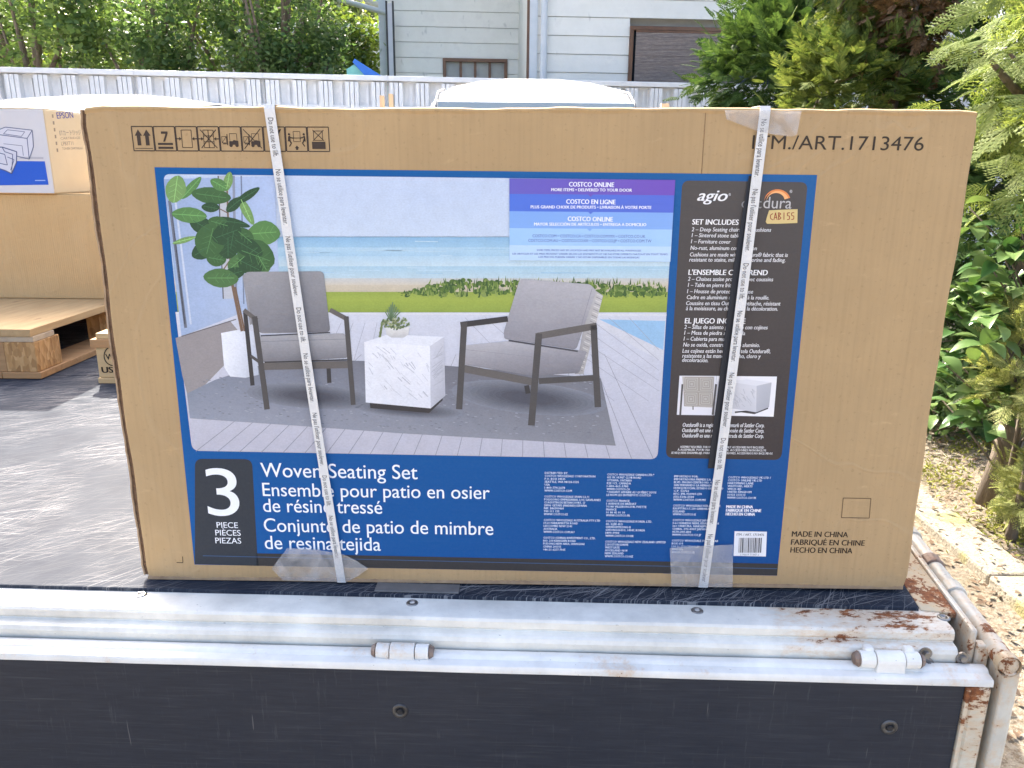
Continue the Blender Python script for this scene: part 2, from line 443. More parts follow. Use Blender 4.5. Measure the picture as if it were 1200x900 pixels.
# blue and mint plastic play roof behind the fence
pl = empty('plastic_playhouse', (-1.95, 10.6, 0)); tag(pl, 'blue and mint plastic playhouse roof poking above the fence', 'playhouse')
BLU = plain('blue_plastic', (0.03, 0.16, 0.62), (0.04, 0.20, 0.68), 0.35)
MNT = plain('mint_plastic', (0.25, 0.62, 0.55), (0.22, 0.58, 0.52), 0.4)
MB().add([(-0.22, 0, 2.62), (0.10, 0.0, 2.62), (-0.12, 0, 2.84), (-0.22, 0.0, 2.78), (-0.22, 0.6, 2.62), (0.10, 0.6, 2.62), (-0.12, 0.6, 2.84), (-0.22, 0.6, 2.78)],
         [(0, 1, 2, 3), (4, 7, 6, 5), (0, 3, 7, 4), (0, 4, 5, 1)]).build('gable', MNT, pl)
MB().add([(-0.13, -0.05, 2.86), (0.02, -0.05, 2.70), (0.30, -0.05, 2.66), (-0.10, -0.05, 2.90), (-0.13, 0.65, 2.86), (0.02, 0.65, 2.70), (0.30, 0.65, 2.66), (-0.10, 0.65, 2.90)],
         [(0, 1, 2, 3), (4, 7, 6, 5), (3, 2, 6, 7), (0, 4, 5, 1), (0, 3, 7, 4), (1, 5, 6, 2)]).build('roof', BLU, pl)
MB().box((-0.2, 0.05, 0), (0.25, 0.55, 2.62)).build('wall', MNT, pl)

# ================================================================== VEGETATION
BARK = plain('grey_brown_bark', (0.13, 0.10, 0.075), (0.22, 0.18, 0.14), 0.95, scale=9, bump=1.0, bscale=25, stretch=(6, 6, 0.8))
def leaf_quads(P, size, up=0.5, aspect=0.5, rng=RNG):
    """rhombic leaves at points P with random, upward-biased facing"""
    n = len(P)
    nrm = rng.normal(size=(n, 3)); nrm[:, 2] = np.abs(nrm[:, 2]) + up
    nrm /= np.linalg.norm(nrm, axis=1, keepdims=True)
    d = rng.normal(size=(n, 3)); d -= nrm * np.sum(d * nrm, axis=1, keepdims=True)
    d /= np.linalg.norm(d, axis=1, keepdims=True)
    w = np.cross(nrm, d)
    L = size * rng.uniform(0.6, 1.25, (n, 1))
    V = np.stack([P - d * L * 0.5, P + w * L * aspect * 0.5 + nrm * L * 0.06, P + d * L * 0.5, P - w * L * aspect * 0.5 + nrm * L * 0.06], axis=1).reshape(-1, 3)
    return V, np.arange(n * 4).reshape(-1, 4)
def cluster_points(centers, per, sig, rng=RNG):
    c = np.repeat(np.asarray(centers), per, axis=0)
    return c + rng.normal(size=c.shape) * sig
def shell(center, radii, n, rng=RNG, lo=0.55):
    d = rng.normal(size=(n, 3)); d /= np.linalg.norm(d, axis=1, keepdims=True)
    r = rng.uniform(lo, 1, (n, 1)) ** 0.6
    return np.asarray(center) + d * r * np.asarray(radii), d
def limbs(base, tops, r0, trunk_h, n=8, lean=(0, 0), start=(2, 3, 4)):
    mb = MB(); b = Vector(base); top = b + Vector((lean[0], lean[1], trunk_h))
    pts = [b + (top - b) * t + Vector((math.sin(t * 5) * r0 * 0.5, math.cos(t * 4) * r0 * 0.5, 0)) for t in (0, 0.12, 0.4, 0.7, 1)]
    mb.tube(pts, [r0 * 1.35, r0 * 1.05, r0 * 0.9, r0 * 0.75, r0 * 0.6], n)
    for tp in tops:
        tp = Vector(tp); s_ = pts[random.choice(start)]
        mid = s_.lerp(tp, 0.5) + Vector((random.uniform(-.1, .1), random.uniform(-.1, .1), 0.08))
        mb.tube([s_, mid, tp], [r0 * 0.45, r0 * 0.28, r0 * 0.08], 6)
    return mb
def broad_tree(label, base, crowns, nclust, per, sig, size, mat, r0=0.1, group=None, name='broadleaf_tree', trunk_h=2.2):
    t = tag(empty(name, base), label, 'tree', group)
    b = np.asarray(base)
    cs = []
    for (c, r, wgt) in crowns:
        p, _ = shell(c, r, int(nclust * wgt)); cs.append(p)
    cs = np.concatenate(cs)
    P = cluster_points(cs, per, sig)
    V, F = leaf_quads(P, size, aspect=0.62)
    o = link('crown', mesh_np('crown', V - b, F), mat, t)
    tops = [Vector(cs[i]) - Vector(base) for i in RNG.choice(len(cs), min(14, len(cs)), replace=False)]
    limbs((0, 0, 0), tops, r0, trunk_h).build('trunk', BARK, t, smooth=True)
    return t
LF1 = leafy('leaf_dark_green', (0.050, 0.110, 0.048), (0.100, 0.190, 0.080), (0.20, 0.29, 0.13), trans=0.55)
LF2 = leafy('leaf_mid_green', (0.075, 0.145, 0.055), (0.135, 0.23, 0.08), (0.26, 0.36, 0.13), trans=0.55)
LF3 = leafy('leaf_yellow_green', (0.09, 0.16, 0.03), (0.16, 0.24, 0.045), (0.24, 0.30, 0.07), trans=0.5)
GT = 'leafy trees behind the white fence'
broad_tree('leafy tree with forking dark limbs behind the far left of the fence', (-6.6, 11.2, 0), [((-6.7, 11.2, 4.4), (1.2, 1.0, 1.5), 1), ((-6.2, 10.9, 3.0), (0.9, 0.6, 0.7), 0.5)], 52, 95, 0.14, 0.10, LF2, 0.10, GT)
broad_tree('dark evergreen tree behind the fence above the printer carton', (-5.1, 11.6, 0), [((-5.1, 11.6, 4.3), (1.1, 1.0, 1.6), 1.1), ((-5.3, 11.2, 2.9), (1.0, 0.5, 0.5), 0.4)], 54, 105, 0.13, 0.09, LF1, 0.12, GT)
broad_tree('rounded evergreen tree behind the fence left of the lean-to shed', (-3.25, 11.3, 0), [((-3.2, 11.3, 4.0), (0.95, 0.9, 1.5), 1.4), ((-2.9, 11.1, 2.9), (0.55, 0.5, 0.5), 0.4)], 66, 115, 0.115, 0.085, LF1, 0.11, GT)
broad_tree('tree with fine dark leaves between the two larger trees behind the fence', (-4.2, 12.4, 0), [((-4.2, 12.4, 4.2), (0.9, 0.8, 1.6), 1.0)], 44, 105, 0.13, 0.09, LF2, 0.10, GT)
broad_tree('sunlit yellow green shrub showing low behind the fence panels', (-4.55, 12.9, 0), [((-4.6, 13.2, 3.3), (2.9, 0.4, 1.0), 1.0)], 120, 70, 0.16, 0.10, LF3, 0.05, None, 'garden_shrub', 1.2)
broad_tree('bushy shrub below the teal roof beside the house corner', (-2.15, 13.1, 0), [((-2.72, 13.2, 3.0), (0.55, 0.4, 0.75), 1.0)], 70, 80, 0.13, 0.08, LF1, 0.05, None, 'garden_shrub', 1.4)
LF4 = leafy('leaf_pale_far', (0.12, 0.18, 0.08), (0.22, 0.29, 0.13), (0.36, 0.41, 0.22), trans=0.55)
broad_tree('far pale green tree closing the gap behind the leafy trees', (-7.5, 18.5, 0), [((-8.6, 18.5, 4.6), (4.2, 0.9, 3.2), 2.0), ((-5.2, 19.0, 4.4), (1.9, 0.9, 2.8), 1.2)], 170, 110, 0.30, 0.22, LF4, 0.16, None, 'broadleaf_tree', 3)

# ---- conifers made of flat feathery sprays
def frond(nb=9, fine=True, droop=0.25, w=0.04):
    V = []; F = []
    def q(p, d, L, wd):
        p = np.array(p, float); d = np.array(d, float); d /= np.linalg.norm(d)
        s_ = np.cross([0, 0, 1], d); s_ /= max(1e-6, np.linalg.norm(s_))
        n0 = len(V)
        V.extend([p - s_ * wd * 0.35, p + d * L * 0.55 - s_ * wd * 0.5 + [0, 0, 0.01], p + d * L, p + d * L * 0.45 + s_ * wd * 0.5])
        F.append((n0, n0 + 1, n0 + 2, n0 + 3))
    ax = lambda t: np.array([t, 0.06 * math.sin(3 * t), -droop * t * t])
    for i in range(5): q(ax(i / 5), ax(i / 5 + 0.2) - ax(i / 5), 0.24, w * 0.9)
    for i in range(nb):
        t = 0.08 + 0.88 * i / nb
        for sgn in (-1, 1):
            L = (0.48 * (1 - t) ** 0.8 + 0.10) * random.uniform(0.8, 1.15)
            a = math.radians(random.uniform(38, 56)) * sgn
            d = np.array([math.cos(a), math.sin(a), -0.12 - droop * t * 0.8])
            p = ax(t)
            q(p, d, L, w * (1.0 if fine else 2.3))
            if fine:
                m_ = max(2, int(L / 0.085))
                for j in range(m_):
                    u = (j + 0.6) / m_
                    for s2 in (-1, 1):
                        a2 = a + s2 * math.radians(random.uniform(30, 45))
                        q(p + d * L * u, np.array([math.cos(a2), math.sin(a2), -0.1]), L * 0.33 * (1.15 - u * 0.6), w * 0.85)
    return np.array(V), np.array(F)
random.seed(3)
FINE = [frond(9, True, 0.30, 0.036) for _ in range(3)]
MEDF = [frond(8, False, 0.18, 0.045) for _ in range(3)]
def spray_mesh(name, pos, dirs, size, temps, jitter=0.35, rng=RNG):
    Vs, Fs, off = [], [], 0
    d = dirs + rng.normal(size=dirs.shape) * jitter
    d /= np.linalg.norm(d, axis=1, keepdims=True)
    up = np.tile([0, 0, 1.0], (len(d), 1)) + rng.normal(size=d.shape) * 0.45
    s_ = np.cross(up, d); s_ /= np.linalg.norm(s_, axis=1, keepdims=True)
    n_ = np.cross(d, s_)
    sz = size * rng.uniform(0.65, 1.2, len(d))
    which = rng.integers(0, len(temps), len(d))
    for k_, (TV, TF) in enumerate(temps):
        idx = np.where(which == k_)[0]
        if not len(idx): continue
        R_ = np.stack([d[idx], s_[idx], n_[idx]], axis=1)            # rows are axes
        V = np.einsum('vk,nkj->nvj', TV, R_) * sz[idx][:, None, None] + pos[idx][:, None, :]
        F = TF[None] + (np.arange(len(idx)) * len(TV))[:, None, None] + off
        Vs.append(V.reshape(-1, 3)); Fs.append(F.reshape(-1, 4)); off += len(idx) * len(TV)
    return mesh_np(name, np.concatenate(Vs), np.concatenate(Fs))
def conifer(label, base, crowns, n, size, temps, mat, r0, trunk_h, bias=(0, 0, -0.1), dead=None, name='conifer_tree', nclump=40, csig=0.10, cat='tree', group=None, lean=(0, 0)):
    t = tag(empty(name, base), label, cat, group)
    b = np.asarray(base); pos = []; dr = []
    tot = sum(w for _, _, w in crowns)
    for (c, r, wgt) in crowns:
        nc = max(3, int(nclump * wgt / tot)); per = max(1, int(n * wgt / tot / nc))
        cc, cd = shell(c, r, nc, lo=0.45)
        pos.append(np.repeat(cc, per, axis=0) + RNG.normal(size=(nc * per, 3)) * csig)
        dr.append(np.repeat(cd, per, axis=0) + np.asarray(bias))
    pos = np.concatenate(pos); dr = np.concatenate(dr)
    link('crown', spray_mesh('crown', pos - b, dr, size, temps), mat, t)
    if dead:
        c, r, nd, dm = dead
        p, d = shell(c, r, nd, lo=0.1)
        o = link('dead_twigs', spray_mesh('dead_twigs', p - b, d + np.array([0, 0, -0.4]), size * 0.9, temps), dm, t)
        o['label'] = 'dry brown inner twigs'
    tops = [Vector(pos[i]) - Vector(base) for i in RNG.choice(len(pos), 18, replace=False)]
    limbs((0, 0, 0), tops, r0, trunk_h, 10, lean, (3, 4)).build('trunk', BARK, t, smooth=True)
    return t
CF_DARK = leafy('conifer_dark', (0.025, 0.065, 0.022), (0.055, 0.115, 0.032), (0.13, 0.20, 0.06), trans=0.35, rough=0.6, spec=0.15)
CF_MID = leafy('conifer_mid', (0.05, 0.092, 0.028), (0.11, 0.165, 0.045), (0.22, 0.25, 0.075), trans=0.4, rough=0.6, spec=0.15)
CF_LITE = leafy('conifer_light', (0.10, 0.155, 0.046), (0.19, 0.255, 0.08), (0.31, 0.36, 0.13), trans=0.4, rough=0.6, spec=0.12)
CF_GOLD = leafy('conifer_gold', (0.20, 0.25, 0.08), (0.38, 0.41, 0.15), (0.54, 0.54, 0.25), trans=0.4, rough=0.6, spec=0.12)
DEADM = leafy('dead_foliage', (0.10, 0.055, 0.03), (0.19, 0.11, 0.06), (0.30, 0.19, 0.11), trans=0.2, rough=0.8)
conifer('dark green bushy conifer just right of the window with the blind', (2.45, 7.2, 0), [((2.45, 7.2, 3.6), (0.52, 0.5, 1.3), 1.4), ((2.25, 6.9, 2.35), (0.62, 0.5, 0.55), 0.9), ((2.5, 7.2, 1.2), (0.6, 0.5, 0.8), 0.7)], 5200, 0.155, MEDF, CF_DARK, 0.07, 3.4, bias=(-0.1, 0, 0.15), nclump=300, csig=0.09)
conifer('yellow green conifer with a dry brown hollow behind the carton top edge', (2.45, 5.5, 0), [((2.15, 5.3, 3.05), (0.30, 0.35, 0.75), 0.9), ((2.05, 5.15, 1.95), (0.34, 0.35, 0.38), 0.8), ((2.62, 5.7, 3.5), (0.4, 0.4, 0.55), 0.6), ((2.5, 5.6, 1.1), (0.5, 0.4, 0.7), 0.6), ((2.78, 5.6, 2.2), (0.36, 0.35, 0.7), 0.8)], 4600, 0.125, MEDF, CF_MID, 0.07, 3.2, bias=(-0.15, -0.1, 0.1), dead=((2.40, 5.10, 2.42), (0.27, 0.22, 0.42), 520, DEADM), nclump=260, csig=0.08)
conifer('bright feathery cypress with drooping sprays on a bare weathered trunk at right', (2.25, 3.30, 0), [((2.28, 3.10, 2.02), (0.50, 0.40, 0.36), 1.6), ((2.40, 3.3, 2.50), (0.62, 0.45, 0.42), 1.3), ((2.24, 3.2, 1.62), (0.26, 0.3, 0.14), 0.5), ((2.9, 3.6, 2.1), (0.5, 0.4, 0.8), 0.8)], 1150, 0.20, FINE, CF_LITE, 0.055, 2.3, bias=(-0.35, -0.25, -0.25), nclump=130, csig=0.09, lean=(0.08, 0.05))
conifer('small golden conifer shrub in front of the weathered trunk', (2.13, 2.98, 0), [((2.09, 2.96, 0.80), (0.15, 0.15, 0.20), 1.0)], 300, 0.10, FINE, CF_GOLD, 0.02, 0.7, bias=(-0.1, -0.1, 0.5), name='conifer_shrub', nclump=60, csig=0.04, cat='shrub')
conifer('low golden conifer shrub near the kerb at the right edge', (2.26, 2.96, 0), [((2.25, 2.96, 0.26), (0.13, 0.14, 0.17), 1.0)], 220, 0.10, FINE, CF_GOLD, 0.02, 0.3, bias=(-0.1, -0.1, 0.5), name='conifer_shrub', nclump=55, csig=0.04, cat='shrub')
conifer('dark conifer closing the gap behind the large leaved shrub', (2.95, 4.35, 0), [((2.85, 4.3, 1.25), (0.42, 0.35, 1.0), 1.5)], 1300, 0.15, MEDF, CF_DARK, 0.06, 1.9, bias=(-0.1, -0.1, -0.1), nclump=120, csig=0.09)
conifer('dark conifer standing in shade behind the cypress', (3.3, 5.0, 0), [((3.2, 4.9, 1.6), (0.85, 0.5, 1.6), 1.5)], 1100, 0.20, MEDF, CF_DARK, 0.08, 2.4, bias=(-0.1, -0.1, -0.1), nclump=60, csig=0.12)
broad_tree('shaded leafy shrub low behind the carton corner', (2.75, 4.3, 0), [((2.62, 4.3, 0.45), (0.42, 0.35, 0.40), 1.0)], 40, 60, 0.08, 0.06, LF1, 0.02, None, 'garden_shrub', 0.5)

# ---- broadleaf evergreen with large leaves, each leaf its own piece
shrub = tag(empty('broadleaf_shrub', (2.16, 3.12, 0)), 'glossy large leaved evergreen shrub beside the right edge of the carton', 'shrub')
mbl = MB(); prof = [(0, 0.02), (0.10, 0.26), (0.25, 0.47), (0.45, 0.58), (0.65, 0.50), (0.82, 0.31), (0.93, 0.13), (1.0, 0.0)]
vv = []; ff = []
for (t, w) in prof:
    zc = 0.10 * math.sin(t * 3.0) - 0.10 * t * t
    vv += [(t, -w * 0.5, zc + w * 0.16), (t, 0, zc), (t, w * 0.5, zc + w * 0.16)]
for i in range(len(prof) - 1):
    a = i * 3
    ff += [(a, a + 1, a + 4, a + 3), (a + 1, a + 2, a + 5, a + 4)]
mbl.add(vv, ff); leaf_me = mbl.mesh('leaf'); leaf_me.shade_smooth()
def glossy_leaf(name, a, b):
    k = N(name).set(rough=0.28, spec=0.5)
    oi = k.n('ObjectInfo')
    c = k.mix(oi.outputs['Random'], a, b)
    k.color(c)
    tr = k.n('BsdfTranslucent'); k.l(k.mix(1.0, c, (1.0, 1.0, 0.55), 'MULTIPLY'), tr.inputs[0])
    mx = k.n('MixShader'); mx.inputs[0].default_value = 0.28
    k.l(k.b.outputs[0], mx.inputs[1]); k.l(tr.outputs[0], mx.inputs[2]); k.l(mx.outputs[0], k.out.inputs[0])
    return k.m
leaf_me.materials.append(glossy_leaf('glossy_leaf', (0.05, 0.125, 0.038), (0.19, 0.28, 0.095)))
def place_leaf(par, p, d, size):
    d = Vector(d).normalized()
    up = Vector((random.uniform(-.5, .5), random.uniform(-.6, .2), 1)).normalized()
    s_ = up.cross(d).normalized(); n_ = d.cross(s_)
    o = bpy.data.objects.new('leaf', leaf_me); COL.objects.link(o); o.parent = par
    o.matrix_local = Matrix(((d.x, s_.x, n_.x, p[0]), (d.y, s_.y, n_.y, p[1]), (d.z, s_.z, n_.z, p[2]), (0, 0, 0, 1))) @ Matrix.Diagonal((size, size * random.uniform(0.8, 1.1), size, 1))
random.seed(21)
stems = MB()
tips = []
for i in range(37):
    a = random.uniform(0, 6.28); zz = random.uniform(0.52, 1.42)
    rr = random.uniform(0.12, 0.38) * (1.0 if zz < 1.25 else 0.8)
    tip = Vector((-0.40 + 0.50 * random.random() ** 0.8, math.sin(a) * rr * 0.6, zz))
    stems.tube([(tip.x * 0.15, tip.y * 0.15, max(0.1, zz - 0.28)), (tip.x * 0.6, tip.y * 0.6, zz - 0.12), tip], [0.005, 0.004, 0.0025], 5)
    tips.append(tip)
for tip in tips:
    for j in range(8):
        a = random.uniform(0, 6.28)
        d = (math.cos(a) - 0.25, math.sin(a) - 0.35, random.uniform(-0.65, 0.35))
        p = tip + Vector((random.gauss(0, 0.03), random.gauss(0, 0.03), random.uniform(-0.10, 0.03)))
        place_leaf(shrub, p, d, random.uniform(0.095, 0.14))
stems.tube([(0, 0, 0), (0.01, 0, 0.4), (0, 0.01, 0.9)], [0.016, 0.014, 0.009], 7)
stems.build('stem', BARK, shrub, smooth=True)

# ---- leaf litter and tufts on the soil bed
n = 5200
P = np.stack([RNG.uniform(1.3, 4.6, n), RNG.uniform(1.5, 6.2, n), np.zeros(n)], axis=1)
P[:, 2] = [gz(x, y) + 0.008 + (0.05 if 1.82 < x < 2.03 and y < 5.7 else 0) for x, y in P[:, :2]]
V, F = leaf_quads(P, 0.032, up=2.2, aspect=0.55)
LIT = leafy('dry_litter', (0.10, 0.06, 0.035), (0.24, 0.16, 0.10), (0.36, 0.30, 0.22), (0.17, 0.12, 0.08), trans=0.1, rough=0.85)
tag(link('leaf_litter', mesh_np('leaf_litter', V, F), LIT), 'dry brown leaf litter scattered over the soil bed', 'litter', kind='stuff')
n = 2600
cc = np.array([(2.35, 3.2), (2.15, 3.7), (2.5, 2.9), (2.2, 3.05), (2.6, 4.0)])
P = cc[RNG.integers(0, len(cc), n)] + RNG.normal(size=(n, 2)) * 0.13
P = np.stack([P[:, 0], P[:, 1], [gz(x, y) + 0.01 for x, y in P]], axis=1)
V, F = leaf_quads(P, 0.03, up=0.3, aspect=0.3)
tag(link('moss', mesh_np('moss', V, F), leafy('moss_green', (0.14, 0.17, 0.03), (0.26, 0.27, 0.05), (0.34, 0.33, 0.09), trans=0.2, rough=0.9)), 'green moss patches around the trunk foot', 'moss', kind='stuff')

# ================================================================== PARKED VANS
VANW = N('white_car_paint').set(col=(0.78, 0.79, 0.80), rough=0.22, coat=0.6); VANW = VANW.m
VGLS = N('van_glass').set(col=(0.26, 0.33, 0.38), rough=0.08, spec=0.9).m
RUB = plain('black_rubber', (0.018, 0.018, 0.02), rough=0.7)
STEEL = plain('bare_steel', (0.32, 0.31, 0.30), (0.22, 0.21, 0.20), 0.35, metal=0.9, scale=40)
SEAM = plain('grey_seal', (0.16, 0.17, 0.18), rough=0.6)
def van(label, loc, rz, sc=(1, 1, 1)):
    t = tag(empty('parked_van', loc, rz), label, 'van')
    t.scale = sc
    secs = [(0.0, 0.42, 1.15, 0.68, 0.66), (0.015, 0.36, 1.66, 0.71, 0.60), (0.06, 0.34, 1.83, 0.72, 0.575), (0.16, 0.32, 1.905, 0.735, 0.575), (0.45, 0.32, 1.985, 0.74, 0.59), (0.95, 0.32, 2.045, 0.74, 0.60),
            (1.7, 0.32, 2.065, 0.74, 0.60), (2.3, 0.32, 1.98, 0.74, 0.58), (2.75, 0.32, 1.45, 0.73, 0.62), (3.0, 0.34, 1.08, 0.72, 0.66), (3.2, 0.38, 0.85, 0.68, 0.62)]
    rings = []
    for (y, zl, zr, w, wr) in secs:
        h = zr - zl
        half = [(w * 0.9, zl), (w, zl + 0.1), (w, zl + h * 0.42), (w * 0.985, zl + h * 0.55), (wr + (w - wr) * 0.22, zl + h * 0.84), (wr * 1.0, zr - 0.14), (wr * 0.93, zr - 0.085), (wr * 0.78, zr - 0.042), (wr * 0.55, zr - 0.016), (wr * 0.25, zr)]
        rings.append([(x, y, z) for x, z in half] + [(-x, y, z) for x, z in reversed(half)])
    MB().loft(rings).build('body', VANW, t, smooth=True)
    # rear glass, set 4 mm proud
    g = MB().add([(-0.55, 0.0, 1.2), (0.55, 0.0, 1.2), (0.50, 0.030, 1.835), (-0.50, 0.030, 1.835), (-0.55, -0.012, 1.2), (0.55, -0.012, 1.2), (0.50, 0.012, 1.835), (-0.50, 0.012, 1.835)],
                 [(4, 5, 6, 7), (0, 3, 2, 1), (0, 1, 5, 4), (3, 7, 6, 2), (0, 4, 7, 3), (1, 2, 6, 5)])
    g.build('rear_window', VGLS, t, bevel=0.006)
    for s in (-1, 1):
        MB().tube([(s * 0.520, 0.10, 1.80), (s * 0.530, 0.2, 1.850), (s * 0.545, 0.5, 1.925), (s * 0.553, 0.95, 1.982), (s * 0.553, 1.7, 1.982)], 0.007, 6).build('roof_seam', SEAM, t, smooth=True)
        MB().box((s * 0.56, -0.01, 0.75), (s * 0.70, 0.05, 1.12)).build('tail_light', plain('red_lens', (0.4, 0.02, 0.02), rough=0.2), t, bevel=0.01)
        for y in (0.55, 2.6):
            w = MB().tube([(s * 0.58, y, 0.28), (s * 0.74, y, 0.28)], 0.28, 24).build('wheel', RUB, t, bevel=0.02)
            MB().tube([(s * 0.70, y, 0.28), (s * 0.745, y, 0.28)], 0.17, 20).build('rim', STEEL, w)
        MB().box((s * 0.742, 0.5, 1.25), (s * 0.735, 2.1, 1.75)).build('side_window', VGLS, t)
    MB().box((-0.68, -0.06, 0.34), (0.68, 0.03, 0.55)).build('bumper', VANW, t, bevel=0.03)
    return t
van('white van whose domed roof shows above the middle of the carton', (0.10, 3.80, 0.018), 0.0, (0.92, 1.0, 0.985))
van('white van whose roof shows above the printer carton at far left', (-2.78, 4.62, -0.05), math.radians(-3), (1.28, 1, 1))

# ================================================================== FLATBED TRUCK
TA = Vector((1, -0.0286, 0)).normalized(); TB = Vector((0.0286, 1, 0)).normalized()
DECK = 0.85
TM = Matrix(((TA.x, TB.x, 0, 0), (TA.y, TB.y, 0, 1.0874), (0, 0, 1, DECK), (0, 0, 0, 1)))
truck = empty('flatbed_truck', matrix=TM)
tag(truck, 'rust stained white flatbed truck with its gates folded down', 'truck')
PAINT = painted('truck_paint', base=(0.83, 0.81, 0.73), rust=0.66, dirt=0.4, rust_x=(0.10, 0.60), rscale=16, streak=(0.7, 1.6, 1.6))
PAINT2 = painted('truck_paint_rusty', base=(0.66, 0.64, 0.56), rust=0.56, rscale=17, streak=(1, 1, 0.9))
PAINTC = painted('truck_paint_clean', base=(0.84, 0.83, 0.78), rust=0.15, rscale=20, dirt=0.3)
POSTP = painted('rust_streaked_post', base=(0.72, 0.69, 0.58), rust=0.70, rscale=22, streak=(0.6, 1, 1.6))
RUSTY = painted('rusted_plate', base=(0.58, 0.50, 0.36), rust=0.80, rscale=24)
PIN = plain('rusty_pin', (0.16, 0.09, 0.06), (0.30, 0.24, 0.20), 0.6, metal=0.4, scale=60)
SL, SR = -2.75, 0.672
# rail: stepped pressed profile extruded along the rear edge
prof = [(0.03, -0.014), (0.03, -0.006), (-0.042, -0.006), (-0.048, -0.0075), (-0.051, -0.011), (-0.0515, -0.021), (-0.0495, -0.0245), (-0.0505, -0.0265), (-0.060, -0.0275), (-0.0645, -0.030), (-0.067, -0.036), (-0.0665, -0.041),
        (-0.0645, -0.048), (-0.063, -0.056), (-0.0632, -0.066), (-0.066, -0.078), (-0.066, -0.14), (-0.02, -0.14), (0.0, -0.03)]
nseg = 60
rings = []
for i in range(nseg + 1):
    s = SL + (SR - SL) * i / nseg
    w_ = 0.00025 * math.sin(i * 1.7) + 0.0003 * math.sin(i * 0.61)
    rings.append([(s, t + w_, z + w_ * 0.5) for t, z in prof])
rail = MB().loft(rings).build('deck_rail', PAINT, truck, smooth=True)
rail.data.set_sharp_from_angle(angle=math.radians(16)) if hasattr(rail.data, 'set_sharp_from_angle') else None
# screws on the rail top
def screw(par, x, y, z, r, mat, axis='z'):
    w = MB()
    n = 16
    rs = [(r, -0.001), (r, 0.0008), (r * 0.86, 0.002), (r * 0.50, 0.0022), (r * 0.46, -0.0005), (0.0005, -0.0008)]
    ringz = [[(x + a * math.cos(2 * math.pi * k / n), y + a * math.sin(2 * math.pi * k / n), z + b) if axis == 'z' else (x + a * math.cos(2 * math.pi * k / n), y - b, z + a * math.sin(2 * math.pi * k / n)) for k in range(n)] for a, b in rs]
    return w.loft(ringz, cap=False).build('screw', mat, par, smooth=True)
TI = TM.inverted()
def tl(x, y, z):                       # survey pixel on a horizontal level -> truck coordinates
    return TI @ onz(x, y, DECK + z)
for (px, py) in ((165, 697), (483, 707), (817, 716), (1106, 724)):
    p = tl(px, py, -0.006)
    screw(truck, p.x, p.y, -0.006, 0.0095, STEEL)
# rear gate hanging down: top flange, black film-faced board, frame posts
gate = empty('rear_gate'); gate.parent = truck
k = N('black_film_board').set(rough=0.5, spec=0.3)
v = k.coords('Object', (3, 1, 40)); v2 = k.coords('Object')
c = k.ramp(k.noise(v, 6, 6, 0.7), (0.3, (0.015, 0.020, 0.031)), (0.7, (0.025, 0.031, 0.045)))
c = k.mix(k.ramp(k.noise(k.coords('Object', (40, 1, 3)), 5, 5, 0.7), (0.60, 0.0), (0.74, 0.4)), c, (0.10, 0.10, 0.105))
c = k.mix(k.ramp(k.noise(k.coords('Object', (2.2, 1, 90)), 3, 5, 0.7), (0.56, 0.0), (0.72, 0.35)), c, (0.085, 0.088, 0.095))
c = k.mix(k.ramp(k.noise(k.coords('Object', (120, 1, 7)), 1.1, 2, 0.5, 0.2), (0.74, 0.0), (0.765, 0.45)), c, (0.20, 0.19, 0.18))
c = k.mix(k.ramp(k.noise(v2, 3, 5), (0.5, 0.0), (0.8, 0.2)), c, (0.075, 0.078, 0.085))
c = k.mix(k.ramp(k.noise(v2, 26, 3), (0.775, 0.0), (0.79, 0.7)), c, (0.30, 0.28, 0.27))
k.color(c); k.bump(k.noise(v, 14, 5), 0.08, 0.002)
BOARD = k.m
GT0, GT1 = -0.0665, -0.098
flp = [(GT0, -0.051), (GT0 - 0.004, -0.0485), (-0.080, -0.0487), (-0.0835, -0.0500), (-0.086, -0.0535), (-0.094, -0.0545), (GT1 - 0.001, -0.0555), (GT1 - 0.003, -0.059), (GT1 - 0.003, -0.066), (GT1, -0.068), (GT0, -0.068)]
rings = [[(SL + (SR + 0.038 - SL) * i / nseg, t + 0.0003 * math.sin(i * 1.3), z + 0.0002 * math.sin(i * 0.9 + 1)) for t, z in flp] for i in range(nseg + 1)]
MB().loft(rings).build('gate_flange', PAINTC, gate, smooth=True).data.set_sharp_from_angle(angle=math.radians(35))
MB().box((SL, GT1 - 0.0015, -0.42), (0.6705, GT0 - 0.01, -0.0675)).build('gate_board', BOARD, gate)
MB().box((0.672, GT1 - 0.0055, -0.425), (0.678, GT0 - 0.008, -0.0685)).build('board_edge_strip', POSTP, gate, bevel=0.001)
MB().box((0.6785, GT1 - 0.002, -0.43), (0.711, GT0 - 0.006, -0.0685)).build('gate_post', POSTP, gate, bevel=0.006)
MB().box((SL, GT1 - 0.004, -0.45), (0.70, GT0 - 0.008, -0.4255)).build('gate_bottom_flange', PAINTC, gate, bevel=0.005)
for (px, py) in ((469, 833), (1042, 852)):
    v = ray(px, py); P0 = TI @ CAM; D = TI.to_3x3() @ v
    tt = (GT1 - 0.0015 - P0.y) / D.y; q = P0 + D * tt
    screw(gate, q.x, q.y, q.z, 0.0125, plain('black_bolt', (0.045, 0.045, 0.048), (0.11, 0.11, 0.11), 0.35, metal=0.5, scale=50), 'y')
    MB().tube([(q.x, q.y - 0.0002, q.z), (q.x, q.y - 0.004, q.z)], [0.0055, 0.0045], 6).build('bolt_head', RUB, gate)
